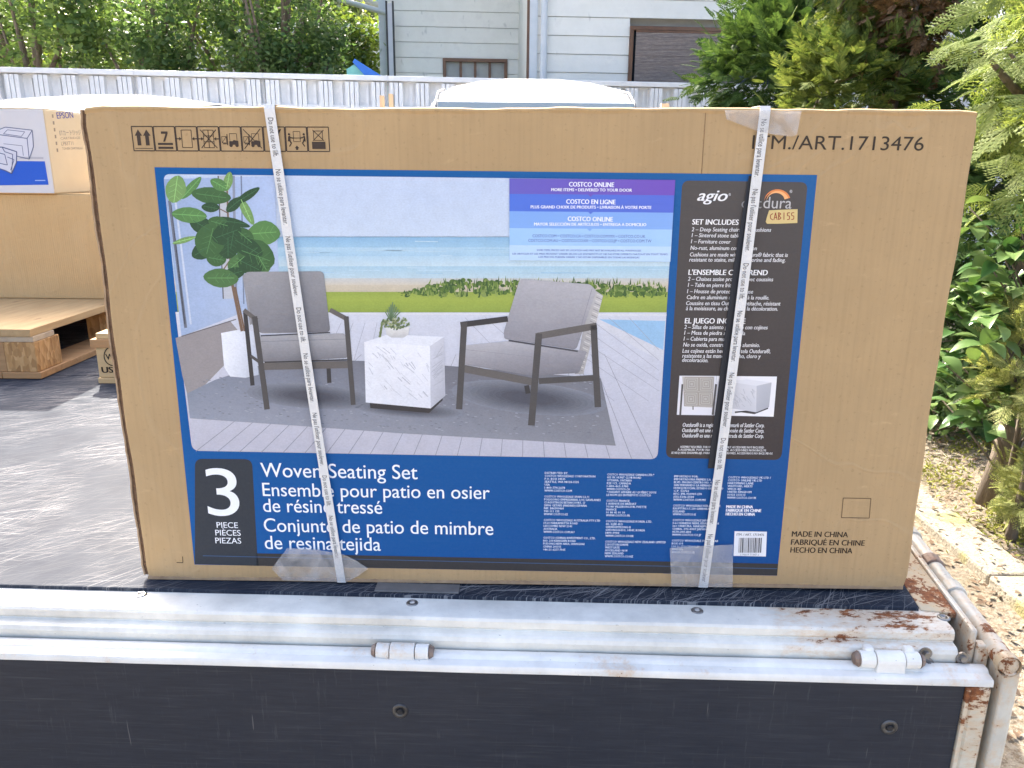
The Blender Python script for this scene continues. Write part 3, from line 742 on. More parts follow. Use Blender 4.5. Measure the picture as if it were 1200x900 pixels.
# hinges
def hinge(px, length, rad, lugs):
    v = ray(px, 763 + (px - 472) * 0.017); P0 = TI @ CAM; D = TI.to_3x3() @ v
    yb = -0.079; tt = (yb - P0.y) / D.y; q = P0 + D * tt
    h = empty('hinge'); h.parent = truck; h.location = q
    L = length
    MB().tube([(-L * 0.5, 0, 0), (L * 0.5, 0, 0)], rad * 0.62, 12).build('pin', PIN, h, smooth=False)
    for s in (-1, 1):
        MB().tube([(s * L * 0.5, 0, 0), (s * (L * 0.5 + 0.006), 0, 0)], [rad * 0.88, rad * 0.6], 12).build('pin_head', PIN, h)
        MB().tube([(s * L * 0.24, 0, 0), (s * L * 0.485, 0, 0)], rad * 0.93, 16).build('knuckle', PAINTC, h, smooth=False, bevel=0.0015)
        if lugs: MB().obox((s * L * 0.33 - 0.006, 0.0, rad * 0.3), (0.014, 0, 0), (0, 0.014, 0.0), (0, 0, rad * 0.95)).build('lug', PAINTC, h, bevel=0.003)
    lf = MB().tube([(-L * 0.225, 0, 0), (L * 0.225, 0, 0)], rad, 18)
    lf.build('leaf_knuckle', PAINTC, h, bevel=0.0015)
    MB().add([(-L * 0.225, -rad * 0.98, 0.0), (L * 0.225, -rad * 0.98, 0.0), (L * 0.235, -rad * 1.0, -0.016), (-L * 0.235, -rad * 1.0, -0.016), (-L * 0.225, -rad * 0.2, 0.0), (L * 0.225, -rad * 0.2, 0.0), (L * 0.235, -rad * 0.2, -0.016), (-L * 0.235, -rad * 0.2, -0.016)],
             [(0, 1, 2, 3), (4, 7, 6, 5), (0, 4, 5, 1), (3, 2, 6, 7), (0, 3, 7, 4), (1, 5, 6, 2)]).build('leaf_plate', PAINTC, h, bevel=0.002)
hinge(472, 0.082, 0.0125, False)
hinge(1041, 0.090, 0.0135, True)
# bolts on the rail face near the corner
for (px, py) in ((1084, 765), (1086, 777), (1127, 770)):
    v = ray(px, py); P0 = TI @ CAM; D = TI.to_3x3() @ v
    tt = (-0.0655 - P0.y) / D.y; q = P0 + D * tt
    b = MB().tube([(q.x, q.y, q.z), (q.x, q.y - 0.003, q.z)], 0.0095, 14).build('bolt', STEEL, truck)
    MB().tube([(q.x, q.y - 0.002, q.z), (q.x, q.y - 0.008, q.z)], [0.0055, 0.005], 6).build('bolt_head', STEEL, b)
# right side: rusty plate, side rail, hinge tube, hanging side gate
RDv = TI.to_3x3() @ Vector((0.05, 0.332, 0)).normalized()
RDv.normalize()
RPv = Vector((RDv.y, -RDv.x, 0))
C0 = Vector((0.646, 0.002, 0))
mb = MB().obox(C0 + Vector((0.0, 0, -0.014)), RPv * 0.052, RDv * 2.55, (0, 0, 0.010)); mb.build('edge_plate', RUSTY, truck, bevel=0.002)
C1 = C0 + RPv * 0.053 - RDv * 0.052
MB().obox(C1 + Vector((0, 0, -0.13)), RPv * 0.010, RDv * 2.56, (0, 0, 0.129)).build('side_rail', PAINT2, truck, bevel=0.004)
MB().obox(C1 + RPv * 0.0105 - RDv * 0.004 + Vector((0, 0, -0.12)), RPv * 0.018, RDv * 0.016, (0, 0, 0.098)).build('corner_bracket', PAINT2, truck, bevel=0.003)
tb = C1 + RPv * 0.036 + Vector((0, 0, -0.026)) - RDv * 0.046
side = empty('side_gate'); side.parent = truck
MB().tube([tb + RDv * q for q in (0.0, 0.7, 1.5, 2.56)], 0.0145, 18).build('gate_tube', PAINT2, side, smooth=True, bevel=0.002)
MB().tube([tb + RDv * q for q in (-0.003, 0.012)], [0.0165, 0.0165], 18, cap=False).build('tube_end_ring', RUSTY, side, smooth=True)
MB().obox(tb + RPv * -0.004 - RDv * 0.001 + Vector((0, 0, -0.44)), RPv * 0.022, RDv * 2.55, (0, 0, 0.43)).build('gate_board', PAINT2, side, bevel=0.004)
for q in (0.19, 0.285, 0.40):
    MB().tube([tb + RDv * q, tb + RDv * (q + 0.03)], 0.0185, 16).build('tube_collar', PAINT2 if q != 0.285 else PIN, side, bevel=0.002)
MB().tube([tb + RPv * 0.004 + RDv * -0.002 + Vector((0, 0, -0.215)), tb + RPv * 0.004 + RDv * -0.008 + Vector((0, 0, -0.215))], 0.006, 8).build('rivet', STEEL, side)
# black rubbery film-faced deck boards (scratched)
k = N('scratched_deck_film').set(spec=0.024)
v2 = k.coords('World')
sc_ = None
for i, (ang, th) in enumerate(((0.08, 0.635), (0.35, 0.645), (0.62, 0.635), (0.85, 0.64), (1.1, 0.65), (-0.1, 0.65), (0.5, 0.66), (1.5, 0.68))):
    f = k.noise(k.turned(-ang, (3.0 + 0.4 * i, 210 + 24 * i, 1)), 1.3 + 0.13 * i, 2, 0.5, 0.25)
    r_ = k.ramp(f, (th, 0.0), (th + 0.03, 1.0))
    sc_ = r_ if sc_ is None else k.math('MAXIMUM', sc_, r_)
patch = k.ramp(k.noise(v2, 4, 5), (0.35, 0.1), (0.62, 1.0))
haze_ = k.ramp(k.noise(k.turned(-0.5, (5, 22, 1)), 3, 6, 0.7), (0.40, 0.0), (0.75, 0.35))
sc_ = k.math('MULTIPLY', sc_, patch)
base = k.ramp(k.noise(v2, 14, 6, 0.65), (0.3, (0.020, 0.026, 0.040)), (0.7, (0.032, 0.040, 0.056)))
k.color(k.mix(sc_, k.mix(haze_, base, (0.042, 0.047, 0.058)), (0.25, 0.25, 0.255)))
br = k.n('TexBrick'); k.l(k.coords('World'), br.inputs['Vector']); br.inputs['Scale'].default_value = 60; br.inputs['Mortar Size'].default_value = 0.05
br.inputs['Mortar Smooth'].default_value = 0.3
k.l(k.maprange(k.noise(v2, 9, 4), 0.3, 0.7, 0.46, 0.54), k.b.inputs['Roughness'])
k.bump(k.math('ADD', br.outputs['Fac'], k.math('MULTIPLY', sc_, 0.6)), 0.10, 0.0015)
FILM = k.m
deck = empty('deck'); deck.parent = truck
def deck_board(s0, s1, t0, t1):
    z1 = 0.0
    a = [Vector((s0, t0, 0)), Vector((s1, t0, 0)), Vector((s1, t1, 0)), Vector((s0, t1, 0))]
    if s1 > 0.6:
        a[1] = C0 + RDv * t0 - RPv * 0.003; a[2] = C0 + RDv * t1 - RPv * 0.003
    mb = MB().add([p + Vector((0, 0, -0.012)) for p in a] + [p for p in a], [(0, 3, 2, 1), (4, 5, 6, 7), (0, 1, 5, 4), (1, 2, 6, 5), (2, 3, 7, 6), (3, 0, 4, 7)])
    mb.build('deck_board', FILM, deck, bevel=0.0015)
for (s0, s1) in ((-2.75, 0.646),):
    for (t0, t1) in ((0.0, 1.30), (1.303, 2.52)):
        deck_board(s0, s1, t0, t1)
# grey recess plate let into the deck edge
p = tl(489, 690, 0.002)
MB().box((p.x - 0.068, p.y - 0.010, 0.0), (p.x + 0.068, p.y + 0.016, 0.003)).build('recess_plate', plain('worn_grey_plate', (0.10, 0.105, 0.11), (0.16, 0.16, 0.16), 0.5, scale=30), truck, bevel=0.001)
# under the deck: frame rails, axle, wheels
for s in (-1.55, -0.55):
    MB().box((s - 0.04, 0.1, -0.28), (s + 0.04, 2.45, -0.145)).build('chassis_rail', RUB, truck)
MB().box((SL, 0.03, -0.14), (0.64, 2.5, -0.0125)).build('subframe', RUB, truck)
for s in (-1.95, -0.15):
    for t in (0.62, 2.2):
        w = MB().tube([(s - 0.1, t, -0.54), (s + 0.1, t, -0.54)], 0.31, 24).build('wheel', RUB, truck, bevel=0.03)
        MB().tube([(s - 0.104, t, -0.54), (s + 0.104, t, -0.54)], 0.17, 18).build('rim', STEEL, w)

# ================================================================== CARGO
def cardboard(name, c1, c2, flute=(1, 1, 1)):
    k = N(name).set(rough=0.82, spec=0.25)
    v = k.coords('Object')
    c = k.ramp(k.noise(v, 4.5, 6, 0.6), (0.3, c1), (0.7, c2))
    c = k.mix(k.ramp(k.noise(k.coords('Object', (60, 60, 2.0)), 3, 3), (0.45, 0.0), (0.8, 0.35)), c, tuple(x * 0.80 for x in c2))
    c = k.mix(k.ramp(k.noise(v, 160, 2), (0.62, 0.0), (0.7, 0.35)), c, tuple(x * 0.6 for x in c1))
    k.color(c)
    w = k.n('TexWave'); k.l(k.coords('Object', flute), w.inputs['Vector']); w.inputs['Scale'].default_value = 40; w.inputs['Distortion'].default_value = 0.6
    cre = k.ramp(k.noise(k.coords('Object', (1.5, 1, 1)), 2.6, 2, 0.4, 1.2), (0.485, 0.0), (0.5, 1.0), (0.515, 0.0))
    scf = k.ramp(k.noise(k.coords('Object', (3, 3, 8)), 7, 7, 0.75, 0.4), (0.60, 0.0), (0.72, 0.30))
    k.color(k.mix(k.math('MULTIPLY', cre, 0.045), k.mix(scf, c, tuple(min(1, x * 1.35 + 0.03) for x in c1)), (0.66, 0.54, 0.38)))
    h = k.math('ADD', k.math('MULTIPLY', w.outputs['Fac'], 0.10), k.math('ADD', k.noise(v, 7, 4), k.math('MULTIPLY', cre, 0.12)))
    k.bump(h, 0.5, 0.008)
    return k.m
CARD = cardboard('brown_cardboard', (0.475, 0.332, 0.175), (0.40, 0.279, 0.147), (0, 0, 1))
CARDP = cardboard('pale_cardboard', (0.58, 0.40, 0.20), (0.53, 0.355, 0.17), (1, 0, 0))
FLUTE = plain('torn_flute_edge', (0.10, 0.055, 0.03), (0.20, 0.12, 0.07), 0.95, scale=90, bump=1, bscale=200)
LINER = plain('torn_liner', (0.42, 0.30, 0.19), (0.30, 0.20, 0.12), 0.95, scale=60)
k = N('printing_ink').set(rough=0.5, spec=0.18)
at = k.n('Attribute'); at.attribute_name = 'ink'
v = k.coords('Object')
k.color(k.mix(k.ramp(k.noise(v, 220, 3, 0.6), (0.4, 0.0), (0.9, 0.14)), at.outputs['Color'], k.mix(0.3, at.outputs['Color'], (0.25, 0.24, 0.22))))
k.bump(k.math('ADD', k.math('MULTIPLY', k.noise(k.coords('Object', (5, 1, 120)), 1.0, 3), 0.30), k.noise(v, 7, 4)), 0.30, 0.005)
INK = k.m
k = N('halftone_picture_ink').set(rough=0.45, spec=0.2)
at = k.n('Attribute'); at.attribute_name = 'ink'
v = k.coords('Object')
m1 = k.ramp(k.noise(v, 38, 6, 0.7), (0.3, 0.93), (0.7, 1.03))
m2 = k.ramp(k.noise(k.coords('Object', (1, 1, 1.6)), 330, 3, 0.7), (0.35, 0.93), (0.65, 1.04))
k.color(k.mix(1.0, k.mix(1.0, at.outputs['Color'], m1, 'MULTIPLY'), m2, 'MULTIPLY'))
k.bump(k.math('ADD', k.math('MULTIPLY', k.noise(k.coords('Object', (5, 1, 120)), 1.0, 3), 0.30), k.noise(v, 7, 4)), 0.30, 0.005)
PICT = k.m
_tc = {}
SANS = None
def glyphs(s, sans=True, res=3):
    key = (s, sans, res)
    if key not in _tc:
        c = bpy.data.curves.new('t', 'FONT'); c.body = s; c.resolution_u = res; c.space_character = 1.0
        if SANS and sans: c.font = SANS
        o = bpy.data.objects.new('t', c); me = bpy.data.meshes.new_from_object(o)
        V = np.zeros(len(me.vertices) * 3); me.vertices.foreach_get('co', V); V = V.reshape(-1, 3)[:, :2]
        F = [tuple(p.vertices) for p in me.polygons]
        bpy.data.objects.remove(o); bpy.data.curves.remove(c); bpy.data.meshes.remove(me)
        _tc[key] = (V, F)
    return _tc[key]
class Face:
    """a flat side of a carton; x along it, z up, y into the board"""
    def __init__(s, M): s.M = M; s.I = M.inverted(); s.o = s.I @ CAM; s.R = s.I.to_3x3()
    def at(s, x, y):
        d = s.R @ ray(x, y); t = -s.o.y / d.y; p = s.o + d * t
        return (p.x, p.z)
class Ink:
    def __init__(s, face, off=0.0003, step=0.00013, shape=None):
        s.fc = face; s.v = []; s.f = []; s.c = []; s.off = off; s.step = step; s.shape = shape
    def uv(s, pts, col, L):
        n = len(s.v)
        for (u, w) in pts:
            s.v.append((u, -(s.off + L * s.step + (s.shape(w) if s.shape else 0)), w))
        s.f.append(tuple(range(n, n + len(pts))))
        if hasattr(col[0], '__len__'): s.c += [lin(q) for q in col]
        else: s.c += [lin(col)] * len(pts)
    def px(s, pts, col, L): s.uv([s.fc.at(*p) for p in pts], col, L)
    def bar(s, p, q, w, col, L, w2=None):
        p = Vector(p); q = Vector(q); d = (q - p).normalized(); nn = Vector((-d.y, d.x)); w2 = w2 or w
        s.px([p + nn * w / 2, q + nn * w2 / 2, q - nn * w2 / 2, p - nn * w / 2], col, L)
    def ell(s, c, rx, ry, rot, col, L, n=14, point=0.0):
        a = math.radians(rot); pts = []
        for i in range(n):
            t = 2 * math.pi * i / n
            x = rx * math.cos(t); y = ry * math.sin(t) * (1 - point * abs(math.cos(t)) ** 2)
            pts.append((c[0] + x * math.cos(a) - y * math.sin(a), c[1] + x * math.sin(a) + y * math.cos(a)))
        s.px(pts, col, L)
    def text(s, st, x0, y0, x1, y1, cap, col, L, shear=0.0, bold=0.0, res=3, capref=None, sans=True):
        V, F = glyphs(st, sans, res)
        capref = capref or (0.727 if sans and SANS else 0.69)
        A = Vector(s.fc.at(x0, y0)); B = Vector(s.fc.at(x1, y1)); e = B - A
        T = Vector(s.fc.at(x0, y0 - cap))
        sx = e.length / (V[:, 0].max() - V[:, 0].min()); sy = (T - A).length / capref
        d = e.normalized(); up = Vector((-d.y, d.x)); xm = V[:, 0].min(); n = len(s.v); cl = lin(col)
        for st_ in ((0,) if bold <= 0 else (-0.5, 0.5)):
            n = len(s.v)
            for (x, y) in V:
                p = A + d * ((x - xm) * sx + y * sy * shear + st_ * bold * 2.0 * sy) + up * (y * sy)
                s.v.append((p.x, -(s.off + (L + st_ * 0.5) * s.step + (s.shape(p.y) if s.shape else 0)), p.y)); s.c.append(cl)
            s.f += [tuple(i + n for i in f) for f in F]
    def build(s, name, parent, mat=None, label=None):
        me = bpy.data.meshes.new(name); me.from_pydata(s.v, [], s.f)
        ca = me.color_attributes.new('ink', 'FLOAT_COLOR', 'POINT')
        arr = np.ones((len(s.v), 4), np.float32); arr[:, :3] = np.array(s.c); ca.data.foreach_set('color', arr.ravel())
        o = link(name, me, mat or INK, parent)
        if label: o['label'] = label
        return o

# ---- the big furniture carton
YW, RB = -0.01582, 0.00517
W, H, DP = 1.2367, 0.7306, 0.66
r_ = Vector((math.cos(YW), math.sin(YW), 0)); n_ = Vector((-math.sin(YW), math.cos(YW), 0)); k_ = Vector((0, 0, 1))
r2 = r_ * math.cos(RB) + k_ * math.sin(RB); u2 = k_ * math.cos(RB) - r_ * math.sin(RB)
CM = Matrix(((r2.x, n_.x, u2.x, -0.5981), (r2.y, n_.y, u2.y, 1.13278), (r2.z, n_.z, u2.z, 0.852), (0, 0, 0, 1)))
carton = empty('furniture_carton', matrix=CM)
tag(carton, 'big brown cardboard carton with a blue printed furniture label and two white straps', 'carton')
FC = Face(CM)
LABEL_BOX = None
def warp_edges(o):
    """a handled box: edges wander a little and the corners are pushed in"""
    for vt in o.data.vertices:
        x, y, z = vt.co
        if z > H - 0.05: vt.co.z += (0.0008 * math.sin(x * 9 + 0.7) + 0.0004 * math.sin(x * 31) + 0.0003 * math.sin(x * 77)) * min(1, (z - H + 0.05) / 0.05)
        if x < 0.03: vt.co.x += (0.0014 * math.sin(z * 13) + 0.0008 * math.sin(z * 41)) * (1 - max(0, x) / 0.03)
        if x > W - 0.03: vt.co.x += (0.0016 * math.sin(z * 11 + 1) + 0.0009 * math.sin(z * 37)) * min(1, (x - W + 0.03) / 0.03)
        if z < 0.03 and z > -0.002 and y < 0.02: vt.co.y -= 0.0012 * math.sin(x * 17) * (1 - max(0, z) / 0.03)
        for cx in (0, W):
            for cz in (0, H):
                dd = math.hypot(x - cx, z - cz)
                if dd < 0.022 and y < 0.05: q_ = (1 - dd / 0.022) * 0.0035; vt.co.x += q_ * (1 if cx == 0 else -1); vt.co.z += q_ * 0.8 * (1 if cz == 0 else -1)
bm = bmesh.new(); bmesh.ops.create_cube(bm, size=1.0)
for vt in bm.verts: vt.co = Vector(((vt.co.x + 0.5) * W, (vt.co.y + 0.5) * DP, (vt.co.z + 0.5) * H))
bmesh.ops.subdivide_edges(bm, edges=bm.edges[:], cuts=59, use_grid_fill=True)
me = bpy.data.meshes.new('body'); bm.to_mesh(me); bm.free()
body = link('body', me, CARD, carton, bevel=0.003, seg=2); warp_edges(body)
# top flaps with a slightly crushed, sunlit front lip
mb = MB(); n = 90
top = []; 
for i in range(n + 1):
    u = W * i / n
    j = 0.0005 * math.sin(i * 0.4) + 0.0003 * math.sin(i * 1.3 + 1) + random.uniform(-0.0002, 0.0002)
    top.append([(u, 0.0005 - j * 0.5, H - 0.006), (u, -0.0015 - j, H - 0.001), (u, -0.0008, H + 0.0012 + j), (u, 0.004, H + 0.0030 + j), (u, DP * 0.5 - 0.002, H + 0.004), (u, DP * 0.5 - 0.002, H + 0.0005), (u, 0.004, H + 0.0002)])
mb.loft(top); warp_edges(mb.build('top_flap', CARD, carton, smooth=False))
MB().box((0.003, DP * 0.5 + 0.002, H + 0.0005), (W - 0.003, DP - 0.002, H + 0.004)).build('top_flap', CARD, carton)
# left corner: torn corrugated board edge
mb = MB(); mc = MB(); n = 70
ra = []; rb = []
for i in range(n + 1):
    z = 0.004 + (H - 0.004) * i / n
    j = 0.0004 * math.sin(i * 0.31) + random.uniform(-0.0004, 0.0004)
    ra.append([(-0.0052 + j, 0.004, z), (0.0005, 0.002, z), (0.0005, 0.03, z), (-0.0052 + j, 0.03, z)])
    rb.append([(-0.0075 + j * 1.3, 0.0015 + j, z), (-0.0051 + j * 1.3, 0.0015 + j, z), (-0.0051 + j, 0.5, z), (-0.0075 + j, 0.5, z)])
warp_edges(mb.loft(ra).build('fluted_edge', FLUTE, carton)); warp_edges(mc.loft(rb).build('side_panel', LINER, carton))
# lower edge: exposed flutes of the bottom flap
mb = MB(); rr = []
n = 260
for i in range(n + 1):
    u = 0.003 + (W - 0.006) * i / n
    hh = 0.0042 + 0.0009 * (i % 2) + random.uniform(0, 0.0006)
    rr.append([(u, -0.0010, -0.0006), (u, 0.001, -0.0006), (u, 0.001, hh), (u, -0.0010, hh)])
mb.loft(rr).build('bottom_flap_edge', LINER, carton)

# handling symbols
BLK = (66, 56, 50)
A = FC.at(157.3, 176.6); B = FC.at(386, 149)
cw = (B[0] - A[0]) / 9; ch = B[1] - A[1]
def cell(i):
    k = Ink(FC); u0 = A[0] + cw * i
    w_ = cw * 0.955
    mp = lambda x, y: (u0 + x * w_, A[1] + y * ch)
    def ln(x0, y0, x1, y1, t=0.035):
        a = Vector((x0 * w_, y0 * ch)); b = Vector((x1 * w_, y1 * ch)); d = (b - a).normalized(); nn = Vector((-d.y, d.x)) * t * w_ / 2
        k.uv([(p.x + u0, p.y + A[1]) for p in (a + nn, a - nn, b - nn, b + nn)], BLK, 1)
    def pg(pts, L=2): k.uv([mp(*p) for p in pts], BLK, L)
    def circ(x, y, r, L=3, n=10): k.uv([(u0 + x * w_ + r * w_ * math.cos(6.2832 * j / n), A[1] + y * ch + r * w_ * math.sin(6.2832 * j / n)) for j in range(n)], BLK, L)
    for a_ in ((0, 0, 1, 0), (1, 0, 1, 1), (1, 1, 0, 1), (0, 1, 0, 0)): ln(*a_, 0.045)
    def rect(x0, y0, x1, y1, t=0.03):
        for a_ in ((x0, y0, x1, y0), (x1, y0, x1, y1), (x1, y1, x0, y1), (x0, y1, x0, y0)): ln(*a_, t)
    if i == 0:
        for x in (0.30, 0.70): pg([(x - 0.09, 0.22), (x + 0.09, 0.22), (x + 0.09, 0.62), (x + 0.18, 0.62), (x, 0.88), (x - 0.18, 0.62), (x - 0.09, 0.62)])
        ln(0.08, 0.10, 0.92, 0.10, 0.03)
    elif i == 1:
        pg([(0.34, 0.80), (0.66, 0.80), (0.66, 0.72), (0.50, 0.38), (0.40, 0.38), (0.55, 0.70), (0.34, 0.70)])
        pg([(0.14, 0.24), (0.86, 0.24), (0.86, 0.33), (0.14, 0.33)]); pg([(0.14, 0.08), (0.86, 0.08), (0.86, 0.17), (0.14, 0.17)])
    elif i in (2, 3):
        rect(0.26, 0.14, 0.74, 0.86)
        for s, x in ((1, 0.02), (-1, 0.98)):
            ln(x, 0.5, x + s * 0.14, 0.5, 0.05); pg([(x + s * 0.12, 0.58), (x + s * 0.23, 0.5), (x + s * 0.12, 0.42)])
        if i == 3:
            ln(0.26, 0.62, 0.74, 0.62); ln(0.26, 0.38, 0.74, 0.38); ln(0.5, 0.14, 0.5, 0.86); ln(0.12, 0.12, 0.88, 0.88, 0.04); ln(0.12, 0.88, 0.88, 0.12, 0.04)
    elif i in (4, 5):
        pg([(0.42, 0.26), (0.86, 0.26), (0.86, 0.42), (0.64, 0.46), (0.58, 0.40), (0.42, 0.40)])
        rect(0.46, 0.40, 0.80, 0.72, 0.025); ln(0.34, 0.24, 0.34, 0.70, 0.04); ln(0.12, 0.30, 0.36, 0.30, 0.04); rect(0.08, 0.34, 0.30, 0.60, 0.025); ln(0.08, 0.34, 0.30, 0.60, 0.02)
        circ(0.50, 0.24, 0.085); circ(0.78, 0.24, 0.085)
        if i == 5: ln(0.08, 0.10, 0.90, 0.92, 0.04); ln(0.08, 0.90, 0.92, 0.12, 0.04)
    elif i == 6:
        rect(0.22, 0.34, 0.52, 0.70); pg([(0.52, 0.55), (0.72, 0.88), (0.86, 0.92), (0.74, 0.74), (0.66, 0.40), (0.58, 0.10), (0.50, 0.10), (0.58, 0.45)])
    elif i == 7:
        rect(0.36, 0.40, 0.68, 0.82, 0.025); ln(0.22, 0.55, 0.80, 0.55, 0.035)
        for s, x in ((1, 0.16), (-1, 0.86)):
            circ(x, 0.70, 0.055); pg([(x - 0.05, 0.62), (x + 0.05, 0.64), (x + s * 0.06, 0.44), (x - s * 0.08, 0.40)])
            ln(x, 0.44, x + s * 0.09, 0.34, 0.06); ln(x + s * 0.09, 0.34, x - s * 0.02, 0.20, 0.05); ln(x - 0.03, 0.58, x + s * 0.20, 0.54, 0.05)
        pg([(0.45, 0.06), (0.55, 0.06), (0.55, 0.13), (0.61, 0.13), (0.50, 0.24), (0.39, 0.13), (0.45, 0.13)])
    else:
        pg([(0.18, 0.10), (0.82, 0.10), (0.82, 0.40), (0.18, 0.40)]); rect(0.28, 0.46, 0.70, 0.84, 0.03); ln(0.24, 0.44, 0.76, 0.88, 0.035); ln(0.24, 0.88, 0.76, 0.44, 0.035)
    k.build('handling_symbol', carton)
for i in range(9): cell(i)

K = Ink(FC)
K.text('ITM./ART.1713476', 881, 174.5, 1081.5, 176.6, 16.2, (62, 54, 46), 1, 0.0, 0.0, 5)
K.build('item_number_lettering', carton)
K = Ink(FC)
for st, a, b in (('MADE IN CHINA', (927.7, 628.6), (993.3, 629.6)), ('FABRIQUÉ EN CHINE', (926.7, 638.2), (1012.7, 639.4)), ('HECHO EN CHINA', (926, 647.4), (998.3, 648.4))):
    K.text(st, *a, *b, 6.3, (60, 50, 42), 1, 0.0, 0.020, 4)
K.build('origin_lettering', carton)
K = Ink(FC)
for a, b in (((988, 583.5), (1020.5, 584)), ((1020.5, 584), (1018.5, 607)), ((1018.5, 607), (986, 606.5)), ((986, 606.5), (988, 583.5))): K.bar(a, b, 0.8, (96, 78, 60), 1)
K.build('printed_square', carton)
K = Ink(FC)
K.bar((207, 659), (214.5, 659.2), 0.9, (80, 66, 52), 1); K.bar((214, 652), (214.5, 659.2), 0.9, (80, 66, 52), 1)
K.build('corner_mark', carton)
K = Ink(FC)
K.bar((827, 131), (822, 204), 0.6, (120, 92, 66), 1)
K.build('crease_line', carton)

# ---- blue printed label
BLUE = (28, 92, 164); BLUE2 = (38, 86, 152)
K = Ink(FC)
TLp, TRp, BRp, BLp = (181, 196), (957.5, 205), (910.5, 674.5), (228, 661.5)
def lerp(a, b, t): return (a[0] + (b[0] - a[0]) * t, a[1] + (b[1] - a[1]) * t)
nx = 10
for i in range(nx):
    a, b = i / nx, (i + 1) / nx
    cb = lambda t, top: tuple(int(x + (y - x) * t) for x, y in zip((6, 86, 152), (36, 94, 152) if top else (8, 72, 136)))  # paler upper right has the label's sheen painted into the blue
    K.px([lerp(TLp, TRp, a), lerp(TLp, TRp, b), lerp(BLp, BRp, b), lerp(BLp, BRp, a)], [cb(a, 1), cb(b, 1), cb(b, 0), cb(a, 0)], 0)
label = K.build('printed_label', carton, label='blue printed label showing patio chairs')
def rounded(p, r, n=6):
    out = []
    for i, c in enumerate(p):
        if not r[i]: out.append(c); continue
        a = Vector(p[i - 1]) - Vector(c); b = Vector(p[(i + 1) % len(p)]) - Vector(c); a.normalize(); b.normalize()
        s0 = Vector(c) + a * r[i]; s1 = Vector(c) + b * r[i]
        for j in range(n + 1):
            t = j / n; out.append(tuple(s0 * (1 - t) ** 2 + Vector(c) * 2 * t * (1 - t) + s1 * t * t))
    return out
# bottom band and number box
K = Ink(FC)
GRY = (52, 58, 66)
K.px(rounded([(228.5, 537.5), (295.5, 538), (301.5, 648), (303, 663), (228.4, 661)], [9, 9, 0, 0, 0]), GRY, 1)
K.px([(300, 648.2), (911.8, 660.5), (910.6, 674.2), (301, 662.8)], (58, 57, 58), 1)
K.bar((238, 651), (910.5, 666.2), 0.8, (66, 92, 128), 3)
K.build('number_box', label)
K = Ink(FC)
WHT_ = (236, 240, 246)
K.text('3', 244.5, 603.5, 282, 604.2, 55, WHT_, 3, 0, 0, 8, sans=False)
for st, x0, x1, y in (('PIECE', 254.4, 279.2, 618.2), ('PIÈCES', 252.9, 282.4, 627.2), ('PIEZAS', 252.9, 283, 636.4)): K.text(st, x0, y, x1, y + 0.4, 6.6, WHT_, 3, 0, 0.006, 4)
K.text('Woven Seating Set', 306.3, 558.6, 489.5, 561.4, 16.6, WHT_, 3, 0, 0.004, 5)
K.text('Ensemble pour patio en osier', 308.4, 581, 573.8, 584.6, 15.6, WHT_, 3, 0, 0.004, 5)
K.text('de résine tressé', 309, 599.6, 448, 601.9, 15.6, WHT_, 3, 0, 0.004, 5)
K.text('Conjunto de patio de mimbre', 310, 622.6, 578, 626.8, 15.6, WHT_, 3, 0, 0.004, 5)
K.text('de resina tejida', 311, 643, 446.4, 645.2, 15.6, WHT_, 3, 0, 0.004, 5)
K.build('title_lettering', label)
# lifestyle picture
K = Ink(FC)
PT = [(191.5, 204), (790.5, 211), (770.5, 538), (225.5, 528)]
def band(y0, y1, c0, c1, xl=True, L=1, x0=None, x1=None):
    le = lambda y: 191.5 + (y - 204) * (225.5 - 191.5) / 324 if x0 is None else x0
    re = lambda y: 790.5 - (y - 211) * 20 / 327 if x1 is None else x1
    K.px([(le(y0), y0), (re(y0), y0 + 0.012 * (re(y0) - le(y0)) * 0), (re(y1), y1), (le(y1), y1)], [c0, c0, c1, c1], L)
K.px(rounded([(191.5, 204), (790.5, 211), (782, 345), (206, 345)], [8, 0, 0, 0]), (192, 206, 228), 1)
band(225, 278, (192, 206, 228), (196, 210, 228), L=2)
band(277, 290, (140, 182, 214), (160, 196, 220), L=2); band(290, 300, (178, 208, 226), (166, 200, 222), L=2); band(300, 312, (176, 206, 224), (196, 216, 226), L=2); band(312, 326, (168, 202, 220), (186, 208, 218), L=2)
band(326, 334, (196, 200, 200), (206, 198, 182), L=2); band(334, 343, (202, 192, 172), (196, 186, 164), L=2)
random.seed(5)
for i in range(34):
    y = random.uniform(280, 322); x = random.uniform(330, 770); w_ = random.uniform(12, 60)
    K.bar((x, y), (min(x + w_, 782), y + 0.4), random.uniform(0.5, 1.3), random.choice(((184, 210, 226), (160, 196, 218), (190, 214, 228))), 3)
band(342, 352, (150, 168, 82), (160, 176, 84), L=3); band(352, 368, (158, 174, 82), (140, 160, 78), L=3)
for i in range(260):
    x = random.uniform(476, 779); hgt = 8 + 15 * math.exp(-((x - 560) / 75) ** 2) + 8 * math.exp(-((x - 690) / 70) ** 2)
    if x < 505: hgt *= (x - 462) / 43
    y = 346 - random.random() ** 0.8 * hgt * 0.8
    K.ell((min(x, 778), y), random.uniform(2.5, 4.5), random.uniform(1.8, 3.2), random.uniform(-30, 30), random.choice(((92, 118, 62), (112, 136, 72), (78, 104, 58), (134, 152, 88), (66, 92, 56))), 3.5 + (y - 320) * 0.012, 9)
